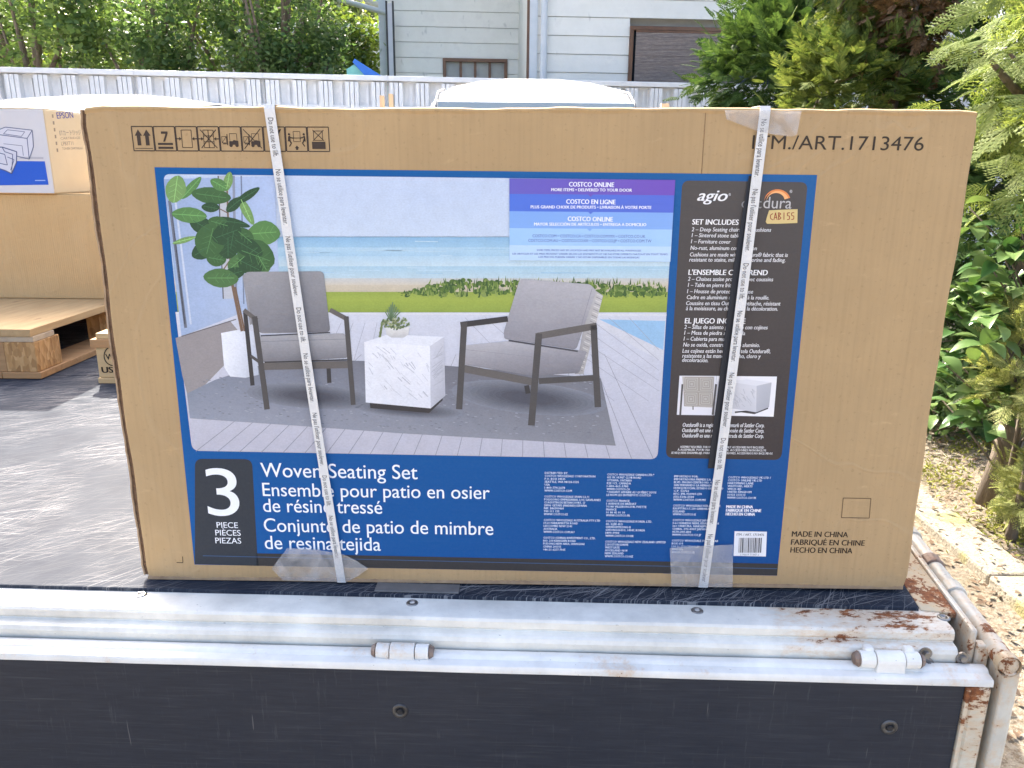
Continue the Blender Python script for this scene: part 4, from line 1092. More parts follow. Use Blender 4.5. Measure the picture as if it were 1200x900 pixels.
for i in range(330):
    x = random.uniform(468, 781); base = 346 + random.uniform(-14, 3) * (1 if x > 500 else 0.3)
    hgt = 6 + 5 * math.exp(-((x - 560) / 75) ** 2) + 3 * math.exp(-((x - 690) / 70) ** 2)
    if x < 495: hgt *= (x - 462) / 33
    tip = base - hgt * random.uniform(0.6, 1.05); lx = random.uniform(-3, 3)
    g_ = random.choice(((96, 124, 62), (122, 146, 74), (78, 106, 56), (142, 160, 92), (70, 96, 60)))
    xb = min(x + 2, 781.5)
    K.px([(x - 1.1, base), (xb - 0.8, base), (min(x + lx, 782), tip)], g_, 4 + random.random() * 0.8)
# patio floor, pool, planks
fl = [(206, 366), (781, 366), (770.5, 538), (225.5, 528)]
K.px(rounded(fl, [0, 0, 9, 9]), [(204, 208, 220)] * 2 + [(186, 186, 198)] * (len(rounded(fl, [0, 0, 9, 9])) - 2), 5)
K.bar((206, 366.5), (781, 369), 2.0, (214, 216, 222), 5.3)
K.px([(702, 374), (779.5, 376), (777, 410)], (152, 190, 222), 5.5); K.px([(690, 376), (702, 374), (777, 410), (776, 424)], (206, 208, 216), 5.5)
K.px([(206, 396), (270, 376), (290, 400), (222, 470), (214, 440)], (150, 145, 146), 5.5)
for i in range(22):
    x = 236 + i * 25.5
    K.bar((x * 0.62 + 230, 415), (x - 6, 528.5 + i * 0.42), 0.5, (146, 148, 160), 5.7, 0.9) if x < 775 else None
for i in range(9): K.bar((545 + i * 24, 372), (640 + i * 40 if 640 + i * 40 < 772 else 772, 470 - max(0, i - 3) * 12), 0.5, (160, 162, 176), 5.7)
for i in range(5): K.bar((400 + i * 14, 378), (378 + i * 18, 425), 0.5, (160, 162, 176), 5.7)
# left wall, door and posts
K.px([(192.5, 210), (322, 206.5), (329, 368), (280, 368), (213, 394)], [(150, 170, 204), (176, 194, 226), (180, 196, 222), (170, 186, 212), (160, 178, 208)], 6)
for a, b, w_, c in (((199, 235), (218, 384), 3.5, (112, 118, 132)), ((206, 236), (224, 380), 2.2, (196, 206, 222)), ((201, 240), (217, 380), 1.2, (60, 66, 78)), ((262, 206), (268, 350), 11, (188, 192, 200)), ((256, 206), (262, 350), 1.4, (92, 92, 98)), ((274, 206), (277, 352), 3, (140, 148, 166)), ((283, 206), (286, 356), 1.6, (120, 132, 156))): K.bar(a, b, w_, c, 6.4)
K.bar((213, 394), (277, 374), 1.2, (108, 106, 110), 6.4)
# rug
K.px([(219.5, 461), (252, 445), (330, 420), (470, 424), (704, 443), (721.5, 522), (470, 507.5), (339, 498), (223, 490)], [(132, 140, 154), (134, 140, 154), (122, 126, 138), (114, 116, 126), (122, 124, 132), (134, 136, 144), (142, 146, 156), (148, 152, 164), (146, 152, 166)], 6.8)
for i in range(700):
    x = random.uniform(232, 700); y = random.uniform(440, 508)
    if y > 488 + (x - 223) * 0.055 or y > 521: continue
    K.px([(x, y), (x + 3, y + 0.3), (x + 2.6, y + 1.0), (x - 0.4, y + 0.7)], random.choice(((160, 164, 174), (116, 120, 130), (136, 140, 150))), 7)
# shadows printed under the furniture in the picture itself
for j in range(9):
    f_ = 1.12 - j * 0.09; t_ = j / 8
    cc_ = tuple(int(a + (b - a) * t_) for a, b in zip((130, 134, 145), (84, 86, 96)))
    K.ell((365, 464), 68 * f_, 13 * f_, 4, cc_, 7.1 + j * 0.04, 22); K.ell((620, 466), 82 * f_, 17 * f_, 6, cc_, 7.1 + j * 0.04, 22); K.ell((480, 480), 58 * f_, 8 * f_, 4, cc_, 7.1 + j * 0.04, 20)
# potted fig
K.px([(259.5, 390), (278, 386.5), (297, 388), (303.5, 439), (288, 442.5), (270, 441), (263, 430)], [(232, 236, 244), (226, 230, 238), (206, 212, 224), (182, 190, 204), (200, 206, 216), (222, 226, 234), (230, 234, 240)], 7.5)
for a, b, w_ in (((284, 388), (272, 330), 3.4), ((272, 330), (268, 268), 2.8), ((268, 268), (266, 206), 2.0), ((287, 388), (276, 336), 2.0), ((270, 290), (300, 262), 1.2), ((268, 250), (240, 235), 1.2), ((269, 306), (258, 322), 1.4)): K.bar(a, b, w_, (124, 102, 86), 7.6)
G = [(70, 104, 66), (92, 134, 80), (54, 82, 58), (120, 156, 96), (82, 118, 74)]
for (cx, cy, rx, ry, rot, gi) in ((70, 84, 34, 46, 8, 3), (118, 80, 48, 15, -48, 1), (180, 104, 52, 22, 8, 0), (112, 164, 58, 26, 4, 1), (292, 104, 38, 11, -32, 2), (288, 150, 12, 42, -24, 3), (345, 219, 41, 32, -4, 1), (176, 244, 40, 46, 14, 0), (228, 222, 40, 30, -20, 2), (318, 290, 52, 42, 20, 0), (290, 262, 46, 24, 30, 2), (210, 359, 46, 25, 0, 4), (96, 242, 40, 9, -14, 3), (232, 262, 30, 32, 0, 2), (178, 140, 24, 13, 10, 2), (232, 60, 12, 26, 10, 3), (250, 186, 44, 10, 8, 2), (262, 310, 20, 30, 50, 4), (150, 196, 34, 22, 30, 2), (250, 132, 26, 14, -40, 2), (205, 190, 30, 18, 16, 0), (285, 232, 30, 20, 40, 0), (300, 320, 34, 24, 26, 2), (152, 275, 30, 22, -30, 2), (196, 300, 26, 20, 10, 0), (250, 345, 30, 16, -16, 2), (338, 312, 28, 22, 60, 4), (205, 70, 26, 15, 30, 1), (245, 240, 28, 30, 10, 2)):
    c_ = (180 + cx / 2.647, 190 + cy / 2.647); Lz = 8 + random.random() * 0.7
    gw = 1.2 if cx > 130 else 0.95
    K.ell(c_, rx / 2.647 * gw, ry / 2.647 * gw, rot + random.uniform(-8, 8), G[gi], Lz, 16, 0.25)
    a = math.radians(rot); big = (rx if rx > ry else ry) / 2.647
    dx, dy = (math.cos(a), math.sin(a)) if rx > ry else (-math.sin(a), math.cos(a))
    K.bar((c_[0] - dx * big * 0.9, c_[1] - dy * big * 0.9), (c_[0] + dx * big * 0.9, c_[1] + dy * big * 0.9), 0.8, tuple(min(255, int(x * 1.35)) for x in G[gi]), 8.9)
    for q in (-0.4, 0, 0.4):
        sm = min(rx, ry) / 2.647 * 0.6
        m0 = (c_[0] + dx * big * q, c_[1] + dy * big * q)
        K.bar(m0, (m0[0] + dx * sm * 0.7 - dy * sm, m0[1] + dy * sm * 0.7 + dx * sm), 0.45, tuple(min(255, int(x * 1.25)) for x in G[gi]), 8.9)
        K.bar(m0, (m0[0] + dx * sm * 0.7 + dy * sm, m0[1] + dy * sm * 0.7 - dx * sm), 0.45, tuple(min(255, int(x * 1.25)) for x in G[gi]), 8.9)
# chair on the left of the picture
c5 = lambda x, y: (180 + x / 2.647, 190 + y / 2.647)
c6 = lambda x, y: (420 + x / 3.158, 300 + y / 3.158)
FR, FR2, FR3 = (84, 82, 82), (104, 100, 98), (66, 65, 67)
def P5(pts, col, L): K.px([c5(*p) for p in pts], col, L)
def P6(pts, col, L): K.px([c6(*p) for p in pts], col, L)
def B5(a, b, w_, c, L): K.bar(c5(*a), c5(*b), w_ / 2.647, c, L)
def B6(a, b, w_, c, L): K.bar(c6(*a), c6(*b), w_ / 3.158, c, L)
B5((285, 465), (308, 692), 13, FR3, 9.0); B5((543, 630), (546, 684), 13, FR3, 9.0)
P5([(277, 352), (292, 340), (310, 500), (300, 505)], (150, 150, 154), 9.0)
P5(rounded([(285, 340), (528, 338), (549, 527), (332, 530), (304, 500)], [14, 14, 14, 10, 4]), [(154, 154, 158)] * 7 + [(146, 146, 150)] * 7 + [(118, 118, 124)] * 7 + [(128, 128, 134)] * 14, 9.2)
P5(rounded([(328, 540), (592, 530), (602, 545), (602, 606), (346, 622), (334, 610)], [8, 8, 6, 6, 8, 6]), [(162, 162, 166)] * 21 + [(124, 124, 130)] * 21, 9.3)
B5((334, 556), (600, 548), 2, (136, 136, 142), 9.5); B5((333, 538), (548, 528), 4, (78, 78, 84), 9.5)
B5((342, 633), (608, 627), 22, FR2, 9.6); B5((345, 620), (606, 612), 4, FR3, 9.6)
B5((281, 458), (322, 490), 13, FR2, 9.6); B5((314, 478), (353, 766), 17, FR, 9.7); B5((548, 458), (604, 488), 14, FR2, 9.6); B5((598, 478), (620, 752), 15, FR, 9.7); B5((302, 600), (330, 620), 9, FR, 9.6)
# marble cube table with a bowl
P6([(42, 540), (268, 560), (312, 520), (312, 533), (262, 580), (45, 562)], (64, 62, 64), 9.0)
P6([(22, 318), (110, 289), (318, 298), (265, 333)], (226, 229, 236), 9.1); P6([(22, 318), (265, 333), (268, 563), (28, 541)], [(230, 232, 238), (234, 236, 242), (220, 222, 230), (222, 225, 232)], 9.1); P6([(265, 333), (318, 299), (322, 516), (268, 563)], [(204, 206, 216), (196, 198, 208), (176, 178, 188), (188, 190, 200)], 9.1)
for i in range(46):
    x = random.uniform(28, 255); y = random.uniform(330, 520); l_ = random.uniform(12, 55); a = random.uniform(0.6, 1.1)
    x2, y2 = min(x + l_ * math.cos(a), 262), min(y + l_ * math.sin(a), 535 + (x - 28) * 0.09)
    B6((x, y), (x2, y2), random.uniform(1, 4), random.choice(((196, 199, 208), (206, 209, 217), (180, 184, 194), (212, 214, 221))), 9.3)
for i in range(12):
    y = random.uniform(350, 500); B6((270 + random.uniform(0, 20), y), (312, y - random.uniform(15, 45)), 2, (170, 173, 184), 9.3)
P6([(100, 264), (190, 262), (186, 290), (168, 301), (122, 301), (104, 290)], [(216, 216, 214), (222, 222, 220), (206, 206, 204), (190, 190, 190), (190, 190, 190), (206, 206, 204)], 9.5)
for i in range(70):
    a = random.uniform(0, 6.28); r0_ = random.random() ** 0.5
    K.ell(c6(138 + 50 * r0_ * math.cos(a), 246 + 22 * r0_ * math.sin(a)), random.uniform(1.2, 2.8), random.uniform(0.8, 1.6), random.uniform(0, 180), random.choice(((128, 146, 104), (158, 172, 128), (104, 124, 92), (182, 190, 150))), 9.7, 8)
for i in range(9): B6((120, 240), (100 + i * 7, 170 + abs(i - 4) * 9), 4, (112, 136, 104), 9.7)
for i in range(14): K.ell(c6(88 - i * 0.6, 250 + i * 3.6), 1.8, 1.2, i * 40, (140, 156, 112), 9.8, 8)
# chair on the right of the picture
B6((622, 478), (628, 508), 18, FR3, 9.0)
P6([(862, 118), (905, 146), (832, 436), (800, 436)], [(176, 174, 174), (196, 194, 192), (170, 168, 168), (150, 148, 150)], 9.1)
for i in range(26): B6((882 - i * 2.9, 140 + i * 11), (903 - i * 2.9, 150 + i * 11), 2.5, (140, 138, 140) if i % 2 else (212, 210, 206), 9.2)
P6(rounded([(597, 84), (858, 104), (880, 128), (806, 346), (540, 306), (538, 280)], [16, 12, 8, 14, 8, 8]), [(176, 175, 180)] * 21 + [(136, 135, 142)] * 7 + [(148, 147, 154)] * 14, 9.3)
B6((864, 122), (800, 340), 2, (142, 141, 148), 9.4)
P6(rounded([(387, 330), (552, 314), (846, 352), (816, 432), (640, 441), (388, 400)], [14, 6, 8, 8, 10, 10]), [(178, 177, 182)] * 14 + [(150, 149, 156)] * 7 + [(126, 125, 132)] * 14 + [(150, 149, 155)] * 7, 9.5)
B6((390, 345), (640, 372), 2, (150, 149, 155), 9.6); B6((640, 372), (826, 360), 2, (150, 149, 155), 9.6); B6((556, 312), (812, 352), 6, (82, 82, 88), 9.55)
B6((378, 254), (553, 232), 21, FR3, 9.7); B6((392, 244), (373, 566), 23, FR, 9.8); B6((392, 416), (642, 464), 28, FR2, 9.7); B6((668, 462), (872, 450), 22, FR, 9.7)
B6((662, 296), (882, 258), 25, FR2, 9.8); B6((668, 286), (640, 626), 25, FR, 9.9); B6((870, 255), (886, 558), 24, FR, 9.8)
K.build('picture', label, mat=PICT, label='printed patio picture with two grey chairs')

# online banner
K = Ink(FC, off=0.0018)
rx = lambda y: 791 - (y - 211) * 0.061
for y0, y1, c0, c1 in ((209.3, 227.3, (104, 98, 186), (116, 86, 182)), (227.3, 247.6, (84, 118, 212), (92, 112, 206)), (247.6, 267.3, (128, 168, 228), (134, 172, 230)), (267.3, 287.3, (160, 198, 238), (164, 200, 238)), (287.3, 305, (184, 212, 242), (188, 214, 242))):
    K.px([(597, y0 - 0.2), (rx(y0), y0 + 1.6), (rx(y1), y1 + 1.6), (597, y1 - 0.2)], [c0, c1, c1, c0], 0)
WB = (244, 246, 252); MV = (104, 112, 176)
for st, x0, x1, y, cp, cl, bd in (('COSTCO ONLINE', 666.7, 719.2, 218.6, 5.4, WB, 0.028), ('MORE ITEMS • DELIVERED TO YOUR DOOR', 646, 740.2, 224.0, 3.5, WB, 0.028), ('COSTCO EN LIGNE', 663.5, 720.9, 238.8, 5.4, WB, 0.028), ('PLUS GRAND CHOIX DE PRODUITS • LIVRAISON À VOTRE PORTE', 622, 762.9, 244.2, 3.5, WB, 0.028),
                             ('COSTCO ONLINE', 665.2, 717.8, 259.0, 5.4, WB, 0.028), ('MAYOR SELECCIÓN DE ARTÍCULOS • ENTREGA A DOMICILIO', 626, 757, 264.3, 3.5, WB, 0.028), ('COSTCO.COM • COSTCO.CA • COSTCO.COM.MX • COSTCO.CO.UK', 624, 756, 278, 3.4, MV, 0.0), ('COSTCO.COM.AU • COSTCO.CO.KR • COSTCO.CO.JP • COSTCO.COM.TW', 619, 763, 283.4, 3.4, MV, 0.0),
                             ('SOME ITEMS, PRICES VARY BY LOCATION AND MAY NOT BE AVAILABLE IN ALL WAREHOUSES', 629, 751, 294, 2.0, MV, 0.01), ('LES ARTICLES ET LES PRIX PEUVENT VARIER SELON LES ENTREPÔTS ET NE PAS ÊTRE OFFERTS PARTOUT EN TOUT TEMPS', 600.5, 782, 298.3, 2.0, MV, 0.01), ('LOS PRECIOS PUEDEN VARIAR Y NO ESTAR DISPONIBLES EN TODAS LAS BODEGAS', 631, 749, 302, 2.0, MV, 0.01)):
    K.text(st, x0, y - 0.1, x1, y + 0.6, cp, cl, 2, 0, bd, 2)
for x, y, c in ((692, 227.9, (110, 92, 184)), (692, 248.2, (88, 115, 209)), (691, 268, (131, 170, 229))): K.px([(x - 3.4, y - 0.4), (x + 3.4, y - 0.4), (x, y + 2.8)], c, 1)
K.build('online_banner', label)

# dark contents panel
K = Ink(FC)
pan = rounded([(799.5, 211.5), (946.5, 213.5), (915.5, 539), (780, 536.5)], [9, 9, 9, 9])
K.px(pan, [(84, 80, 78)] * 14 + [(66, 60, 60)] * 14, 1)  # lighter top corners paint the panel's sheen into the ink
K.build('contents_panel', label)
K = Ink(FC)
TW = (226, 226, 228)
K.text('agio', 816.5, 235, 850, 235.6, 13, (236, 236, 238), 3, 0.38, 0.02, 5, sans=False)
K.text('®', 853.5, 229.5, 856, 229.6, 3, TW, 3)
K.text('out', 868.5, 243.6, 892, 243.9, 12.4, (150, 150, 152), 3, 0, -0.004, 4); K.text('dura', 894, 243.9, 927, 244.4, 13.4, (190, 188, 188), 3, 0, 0.0, 4)
for j, (r0_, r1_, c) in enumerate(((15.5, 12.0, (226, 140, 84)), (13.2, 11.0, (240, 178, 122)))):
    pts = []
    for i in range(13):
        t = math.radians(182 + i * 13.4); f_ = i / 12
        pts.append((911 + r0_ * math.cos(t), 236 + r0_ * 0.92 * math.sin(t)))
    for i in range(12, -1, -1):
        t = math.radians(182 + i * 13.4); f_ = i / 12
        rr_ = r0_ - (r0_ - r1_ + 2.5) * f_
        pts.append((911 + rr_ * math.cos(t), 236 + rr_ * 0.92 * math.sin(t)))
    K.px(pts, c, 3 + j)
K.text('®', 925, 226, 928, 226.1, 3.4, TW, 3)
heads = (('SET INCLUDES', 811, 865, 263), ("L’ENSEMBLE COMPREND".replace('’', "'"), 806.6, 899, 322), ('EL JUEGO INCLUYE', 802.4, 873, 378.8))
for st, a, b, y in heads: K.text(st, a, y, b, y + 0.5, 6.2, (240, 240, 240), 3, 0.05, 0.026, 3)
lines = (('2 – Deep Seating chairs with cushions', 810.4, 903, 271), ('1 – Sintered stone table', 810.4, 867, 277.8), ('1 – Furniture cover', 809.6, 855.6, 285), ('No-rust, aluminum construction', 809, 886.4, 292.6), ('Cushions are made with Outdura® fabric that is', 808, 922.6, 300.4), ('resistant to stains, mildew, chlorine and fading.', 807.6, 920, 306.4),
         ('2 – Chaises assise profonde avec coussins', 806, 905.4, 329), ('1 – Table en pierre frittée', 806, 863, 336), ('1 – Housse de protection incluse', 805, 882, 343.4), ('Cadre en aluminium résistant à la rouille.', 804.4, 901, 350.4), ('Coussins en tissu Outdura® antitache, résistant', 803.6, 914, 357.4), ('à la moisissure, au chlore et à la décoloration.', 803.6, 911, 363.4),
         ('2 – Sillas de asiento profundo con cojines', 801.7, 899, 385.3), ('1 – Mesa de piedra sinterizada', 801.7, 872.8, 392), ('1 – Cubierta para muebles', 801, 860, 399), ('No se oxida, construcción de aluminio.', 800.5, 890, 406), ('Los cojines están hechos con tela Outdura®,', 799.6, 902.4, 413.2), ('resistente a las manchas, moho, cloro y', 799.4, 890.8, 419), ('decoloración.', 799, 829.6, 423.8),
         ('Outdura® is a registered trademark of Sattler Corp.', 799.6, 895.4, 500), ('Outdura® est une marque déposée de Sattler Corp.', 799, 895, 506.2), ('Outdura® es una marca registrada de Sattler Corp.', 799, 894.6, 512.4))
for st, a, b, y in lines: K.text(st, a, y, b, y + 0.6, 4.7, TW, 3, 0.12, 0.014, 2)
for st, a, b, y in (('ASSEMBLY REQUIRED. FOR OUTDOOR USE ONLY. ACCESSORIES NOT INCLUDED', 797, 895, 524.6), ('À ASSEMBLER. POUR USAGE EXTÉRIEUR. ACCESSOIRES NON INCLUS', 794, 897.5, 528), ('SE REQUIERE ENSAMBLAJE. PARA USO EN EXTERIORES. ACCESORIOS NO INCLUIDOS', 786.5, 905, 531.6)): K.text(st, a, y, b, y + 0.9, 2.5, TW, 3, 0, 0.02, 1)
K.build('contents_lettering', label)
# two small inset pictures
K = Ink(FC)
K.px([(796.2, 440.2), (839.7, 440.4), (836.2, 486.6), (793, 486)], (222, 222, 228), 2); K.px([(839.9, 440.4), (910.4, 441.2), (906.4, 488.2), (836.4, 486.6)], (232, 232, 236), 2)
K.px([(799.4, 441), (837, 441.2), (835, 477.5), (802, 476)], (186, 182, 176), 3)
for q in range(2):
    for j in range(2):
        cx, cy = 810.5 + q * 17 - j * 0.8, 450 + j * 17.5
        for r0_ in (2, 4, 6, 8):
            for a, b in (((-r0_, -r0_), (r0_, -r0_)), ((r0_, -r0_), (r0_, r0_)), ((r0_, r0_), (-r0_, r0_)), ((-r0_, r0_), (-r0_, -r0_))):
                K.bar((cx + a[0], cy + a[1]), (cx + b[0], cy + b[1]), 0.8, (156, 150, 142), 4)
K.bar((799.6, 450), (797, 486), 2.2, (92, 90, 90), 4); K.bar((839, 450), (835, 486), 2.4, (92, 90, 90), 4); K.bar((812, 476), (812, 480), 1.2, (80, 80, 80), 4)
K.px([(861, 484), (886, 480), (900, 476), (900, 479), (884, 485.2), (861, 482)], (76, 74, 76), 3)
K.px([(852, 447), (886.5, 452), (886, 483), (856, 478)], [(206, 207, 212), (212, 213, 218), (198, 199, 206), (200, 201, 207)], 4); K.px([(886.5, 452), (904, 448), (901, 477), (886, 483)], [(188, 190, 197), (182, 184, 191), (170, 172, 180), (176, 178, 186)], 4); K.px([(852, 447), (875, 444.4), (904, 448), (886.5, 452)], (220, 221, 226), 4)
for i in range(26):
    x = random.uniform(856, 883); y = random.uniform(453, 474); K.bar((x, y), (x + random.uniform(1, 4), y + random.uniform(2, 6)), 0.6, (180, 182, 189), 5)
K.build('inset_picture', label)
# importer addresses
K = Ink(FC)
AD = (214, 224, 240)
cols = [
 (638.5, 555.2, 3.45, [('DISTRIBUTED BY:', 27), ('COSTCO WHOLESALE CORPORATION', 59), ('P.O. BOX 34535', 24), ('SEATTLE, WA 98124-1535', 40), ('USA', 6), ('1-800-774-2678', 24), ('WWW.COSTCO.COM', 32), None, ('COSTCO WHOLESALE SPAIN S.L.U.', 53), ('POLIGONO EMPRESARIAL LOS GAVILANES', 66), ('C/ AGUSTIN DE BETANCOURT, 17', 48), ('28906 GETAFE (MADRID) ESPAÑA', 50), ('NIF: B86509460', 23), ('900 111 155', 18), ('WWW.COSTCO.ES', 28), None, ('COSTCO WHOLESALE AUSTRALIA PTY LTD', 66), ('17-21 PARRAMATTA ROAD', 40), ('LIDCOMBE NSW 2141', 33), ('AUSTRALIA', 16), ('WWW.COSTCO.COM.AU', 36), None, ('COSTCO (CHINA) INVESTMENT CO., LTD.', 61), ('NO. 210 KANGXIN ROAD', 38), ('PUDONG NEW AREA, SHANGHAI', 48), ('CHINA 201315', 21), ('+86-21-6257-7065', 26)]),
 (711.5, 557.0, 3.42, [('COSTCO WHOLESALE CANADA LTD.*', 55), ('415 W. HUNT CLUB ROAD', 40), ('OTTAWA, ONTARIO', 29), ('K2E 1C5, CANADA', 28), ('1-800-463-3783', 25), ('WWW.COSTCO.CA', 27), ('* FAISANT AFFAIRE AU QUÉBEC SOUS', 58), ('LE NOM LES ENTREPÔTS COSTCO', 52), None, ('COSTCO FRANCE', 27), ('1 AVENUE DE BRÉHAT', 35), ('91140 VILLEBON-SUR-YVETTE', 47), ('FRANCE', 12), ('01 80 45 01 10', 22), ('WWW.COSTCO.FR', 28), None, ('COSTCO WHOLESALE KOREA, LTD.', 54), ('40, ILJIK-RO', 20), ('GWANGMYEONG-SI', 29), ('GYEONGGI-DO, 14347, KOREA', 46), ('1899-9900', 16), ('WWW.COSTCO.CO.KR', 33), None, ('COSTCO WHOLESALE NEW ZEALAND LIMITED', 71), ('2 BOSTON DRIVE', 27), ('WESTGATE', 17), ('AUCKLAND 0614', 26), ('NEW ZEALAND', 22), ('WWW.COSTCO.CO.NZ', 33)]),
 (790, 559.2, 3.42, [('IMPORTADO POR:', 28), ('IMPORTADORA PRIMEX S.A. DE C.V.', 56), ('BLVD. MAGNOCENTRO NO. 4', 44), ('SAN FERNANDO LA HERRADURA', 50), ('HUIXQUILUCAN, ESTADO DE MÉXICO', 58), ('C.P. 52765', 18), ('RFC: IPR-930907-S70', 33), ('(55)-5246-5500', 24), ('WWW.COSTCO.COM.MX', 38), None, ('COSTCO WHOLESALE ICELAND EHF.', 56), ('KAUPTÚN 3-7, 210 GARÐABÆR', 45), ('ICELAND', 14), ('WWW.COSTCO.IS', 27), None, ('COSTCO WHOLESALE JAPAN LTD.', 52), ('3-6-1 KANEDA NISHI, KISARAZU-SHI', 54), ('361 URIKURA, NAKAJIMA', 42), ('CHIBA, 292-0007 JAPAN', 40), ('0570-200-800', 22), ('WWW.COSTCO.CO.JP', 34), None, ('COSTCO WHOLESALE SWEDEN AB', 54), ('BOX 614', 13), ('114 11 STOCKHOLM', 32), ('SWEDEN', 13), ('WWW.COSTCO.SE', 27)]),
 (853, 560.4, 3.40, [('COSTCO WHOLESALE UK LTD /', 50), ('COSTCO ONLINE UK LTD', 40), ('HARTSPRING LANE', 30), ('WATFORD, HERTS', 29), ('WD25 8JS', 16), ('UNITED KINGDOM', 28), ('01923 213113', 21), ('WWW.COSTCO.CO.UK', 34)])]
for (x, y, stp, rows) in cols:
    for i, rw in enumerate(rows):
        if rw is None: continue
        yy = y + i * stp; xx = x - (yy - y) * (0.035 + (x - 780) * 0.00009)
        K.text(rw[0], xx, yy, xx + rw[1], yy + rw[1] * 0.012, 2.45, AD, 2, 0, 0.022, 1)
for i, (st, w_) in enumerate((('MADE IN CHINA', 31), ('FABRIQUÉ EN CHINE', 41), ('HECHO EN CHINA', 34))): K.text(st, 851 - i * 0.3, 595.2 + i * 4.3, 851 - i * 0.3 + w_, 595.6 + i * 4.3, 3.4, (240, 242, 248), 2, 0, 0.035, 2)
K.build('address_lettering', label)
# barcode sticker
K = Ink(FC)
K.px([(860.7, 622.3), (898.6, 622.9), (897.4, 652), (859.4, 651.2)], (226, 228, 234), 2)
x = 866.0
while x < 891.5:
    w_ = random.choice((0.4, 0.4, 0.8, 1.2))
    K.px([(x, 630), (x + w_, 630), (x + w_ - 0.9, 647.5), (x - 0.9, 647.3)], (60, 60, 66), 4); x += w_ + random.choice((0.4, 0.5, 0.9))
K.text('ITM. / ART. 1713476', 863, 627.4, 895, 627.8, 2.6, (70, 70, 76), 4, 0, 0.01, 2); K.text('0 96619 71347 6', 867, 650.6, 889, 651, 2.2, (90, 90, 96), 4, 0, 0.0, 1)
K.build('barcode_sticker', label)
# yellow masking-tape note with handwriting
K = Ink(FC, off=0.0012)
K.px([(897, 260), (898.4, 254), (901, 246.4), (918, 245.6), (934.4, 245), (934, 261.2), (915, 262), (898.6, 262.2)], (214, 192, 134), 1)
hand = {'C': [((4, 1), (1, 3)), ((1, 3), (1, 7)), ((1, 7), (4, 9))], 'A': [((0, 9), (2, 0)), ((2, 0), (4, 9)), ((1, 6), (3.4, 6))], 'B': [((0.5, 0), (0.5, 9)), ((0.5, 0), (3.4, 1.6)), ((3.4, 1.6), (0.6, 4)), ((0.6, 4), (3.8, 6.6)), ((3.8, 6.6), (0.5, 9))], 'I': [((2, 0), (1.8, 9))], 'S': [((4, 0.4), (0.8, 0.8)), ((0.8, 0.8), (0.8, 4)), ((0.8, 4), (3.6, 4.6)), ((3.6, 4.6), (3.4, 8.4)), ((3.4, 8.4), (0.4, 9))]}
for i, chh in enumerate('CABISS'):
    for (a, b) in hand[chh]:
        ox, oy = 901.5 + i * 5.0, 249.2 - i * 0.1
        K.bar((ox + a[0] * 0.95, oy + a[1] * 0.95), (ox + b[0] * 0.95, oy + b[1] * 0.95), 0.9, (150, 62, 50), 3)
K.build('masking_tape_note', carton)

# ---- straps and clear tape
STRAP = plain('white_strap', (0.74, 0.74, 0.73), (0.68, 0.68, 0.67), 0.5, scale=40, bump=0.4, bscale=300)
bow = lambda v: 0.0022 + 0.0050 * max(0.0, math.sin(math.pi * min(1, max(0, v / H))))
def strap(tl_, tr_, bl_, br_, label_, start):
    a0, a1, b0, b1 = [FC.at(*q) for q in (tl_, tr_, bl_, br_)]
    n = 40; fr = []
    for i in range(n + 1):
        t = i / n
        v = H * t + 0.0
        u0 = b0[0] + (a0[0] - b0[0]) * t; u1 = b1[0] + (a1[0] - b1[0]) * t
        o = bow(v) + 0.0016
        fr.append((u0, u1, -o, v))
    fr = [(fr[0][0], fr[0][1], 0.02, -0.0009), (fr[0][0], fr[0][1], -0.0008, -0.0009)] + fr
    e = fr[-1]
    fr += [(e[0], e[1], -0.002, H + 0.0052), (e[0], e[1], 0.02, H + 0.0062), (e[0], e[1], DP, H + 0.0062)]
    rings = []
    for i, (x0, x1, y, z) in enumerate(fr):
        p_ = Vector(fr[max(0, i - 1)][2:]); q_ = Vector(fr[min(len(fr) - 1, i + 1)][2:]); d = (q_ - p_).normalized(); nn = Vector((-d.y, d.x)) * 0.0005
        rings.append([(x0, y - nn.x, z - nn.y), (x1, y - nn.x, z - nn.y), (x1, y + nn.x, z + nn.y), (x0, y + nn.x, z + nn.y)])
    s = MB().loft(rings).build('strap', STRAP, carton); s['label'] = label_
    K = Ink(FC, off=0.0026, shape=bow)
    msgs = ['Do not use to lift.', 'No se utilice para levantar.', "Ne pas l'utiliser pour soulever."]
    Lt = math.hypot(a0[0] - b0[0], H); mid = lambda t, w: (b0[0] + (a0[0] - b0[0]) * t) * (1 - w) + (b1[0] + (a1[0] - b1[0]) * t) * w
    z = H - 0.012; i = start
    while z > 0.02:
        st = msgs[i % 3]; ln = (0.052, 0.076, 0.086)[i % 3]
        V, F = glyphs(st, True, 2)
        xm, xM = V[:, 0].min(), V[:, 0].max(); n = len(K.v)
        if z - ln < 0.004: break
        for (x, y) in V:
            zz = z - (x - xm) / (xM - xm) * ln
            t = zz / H
            w = 0.24 + (0.69 - y) * -0.0 + y / 0.69 * 0.52
            K.v.append((mid(t, w), -(K.off + bow(zz)), zz)); K.c.append(lin((86, 84, 84)))
        K.f += [tuple(q + n for q in f) for f in F]
        z -= ln + 0.017; i += 1
    K.build('strap_lettering', s)
    return s
strap((310.5, 127.5), (322.8, 127.5), (396, 679), (405.5, 679.3), 'left white strap', 0)
strap((889.5, 129.5), (902, 129.5), (818.3, 684), (829, 684.2), 'right white strap', 1)
k = N('clear_tape').set(col=(0.62, 0.63, 0.65), rough=0.22, spec=0.6)
v = k.coords('Object')
cre = k.ramp(k.noise(v, 30, 3, 0.5, 1.0), (0.3, 0.10), (0.7, 0.32))
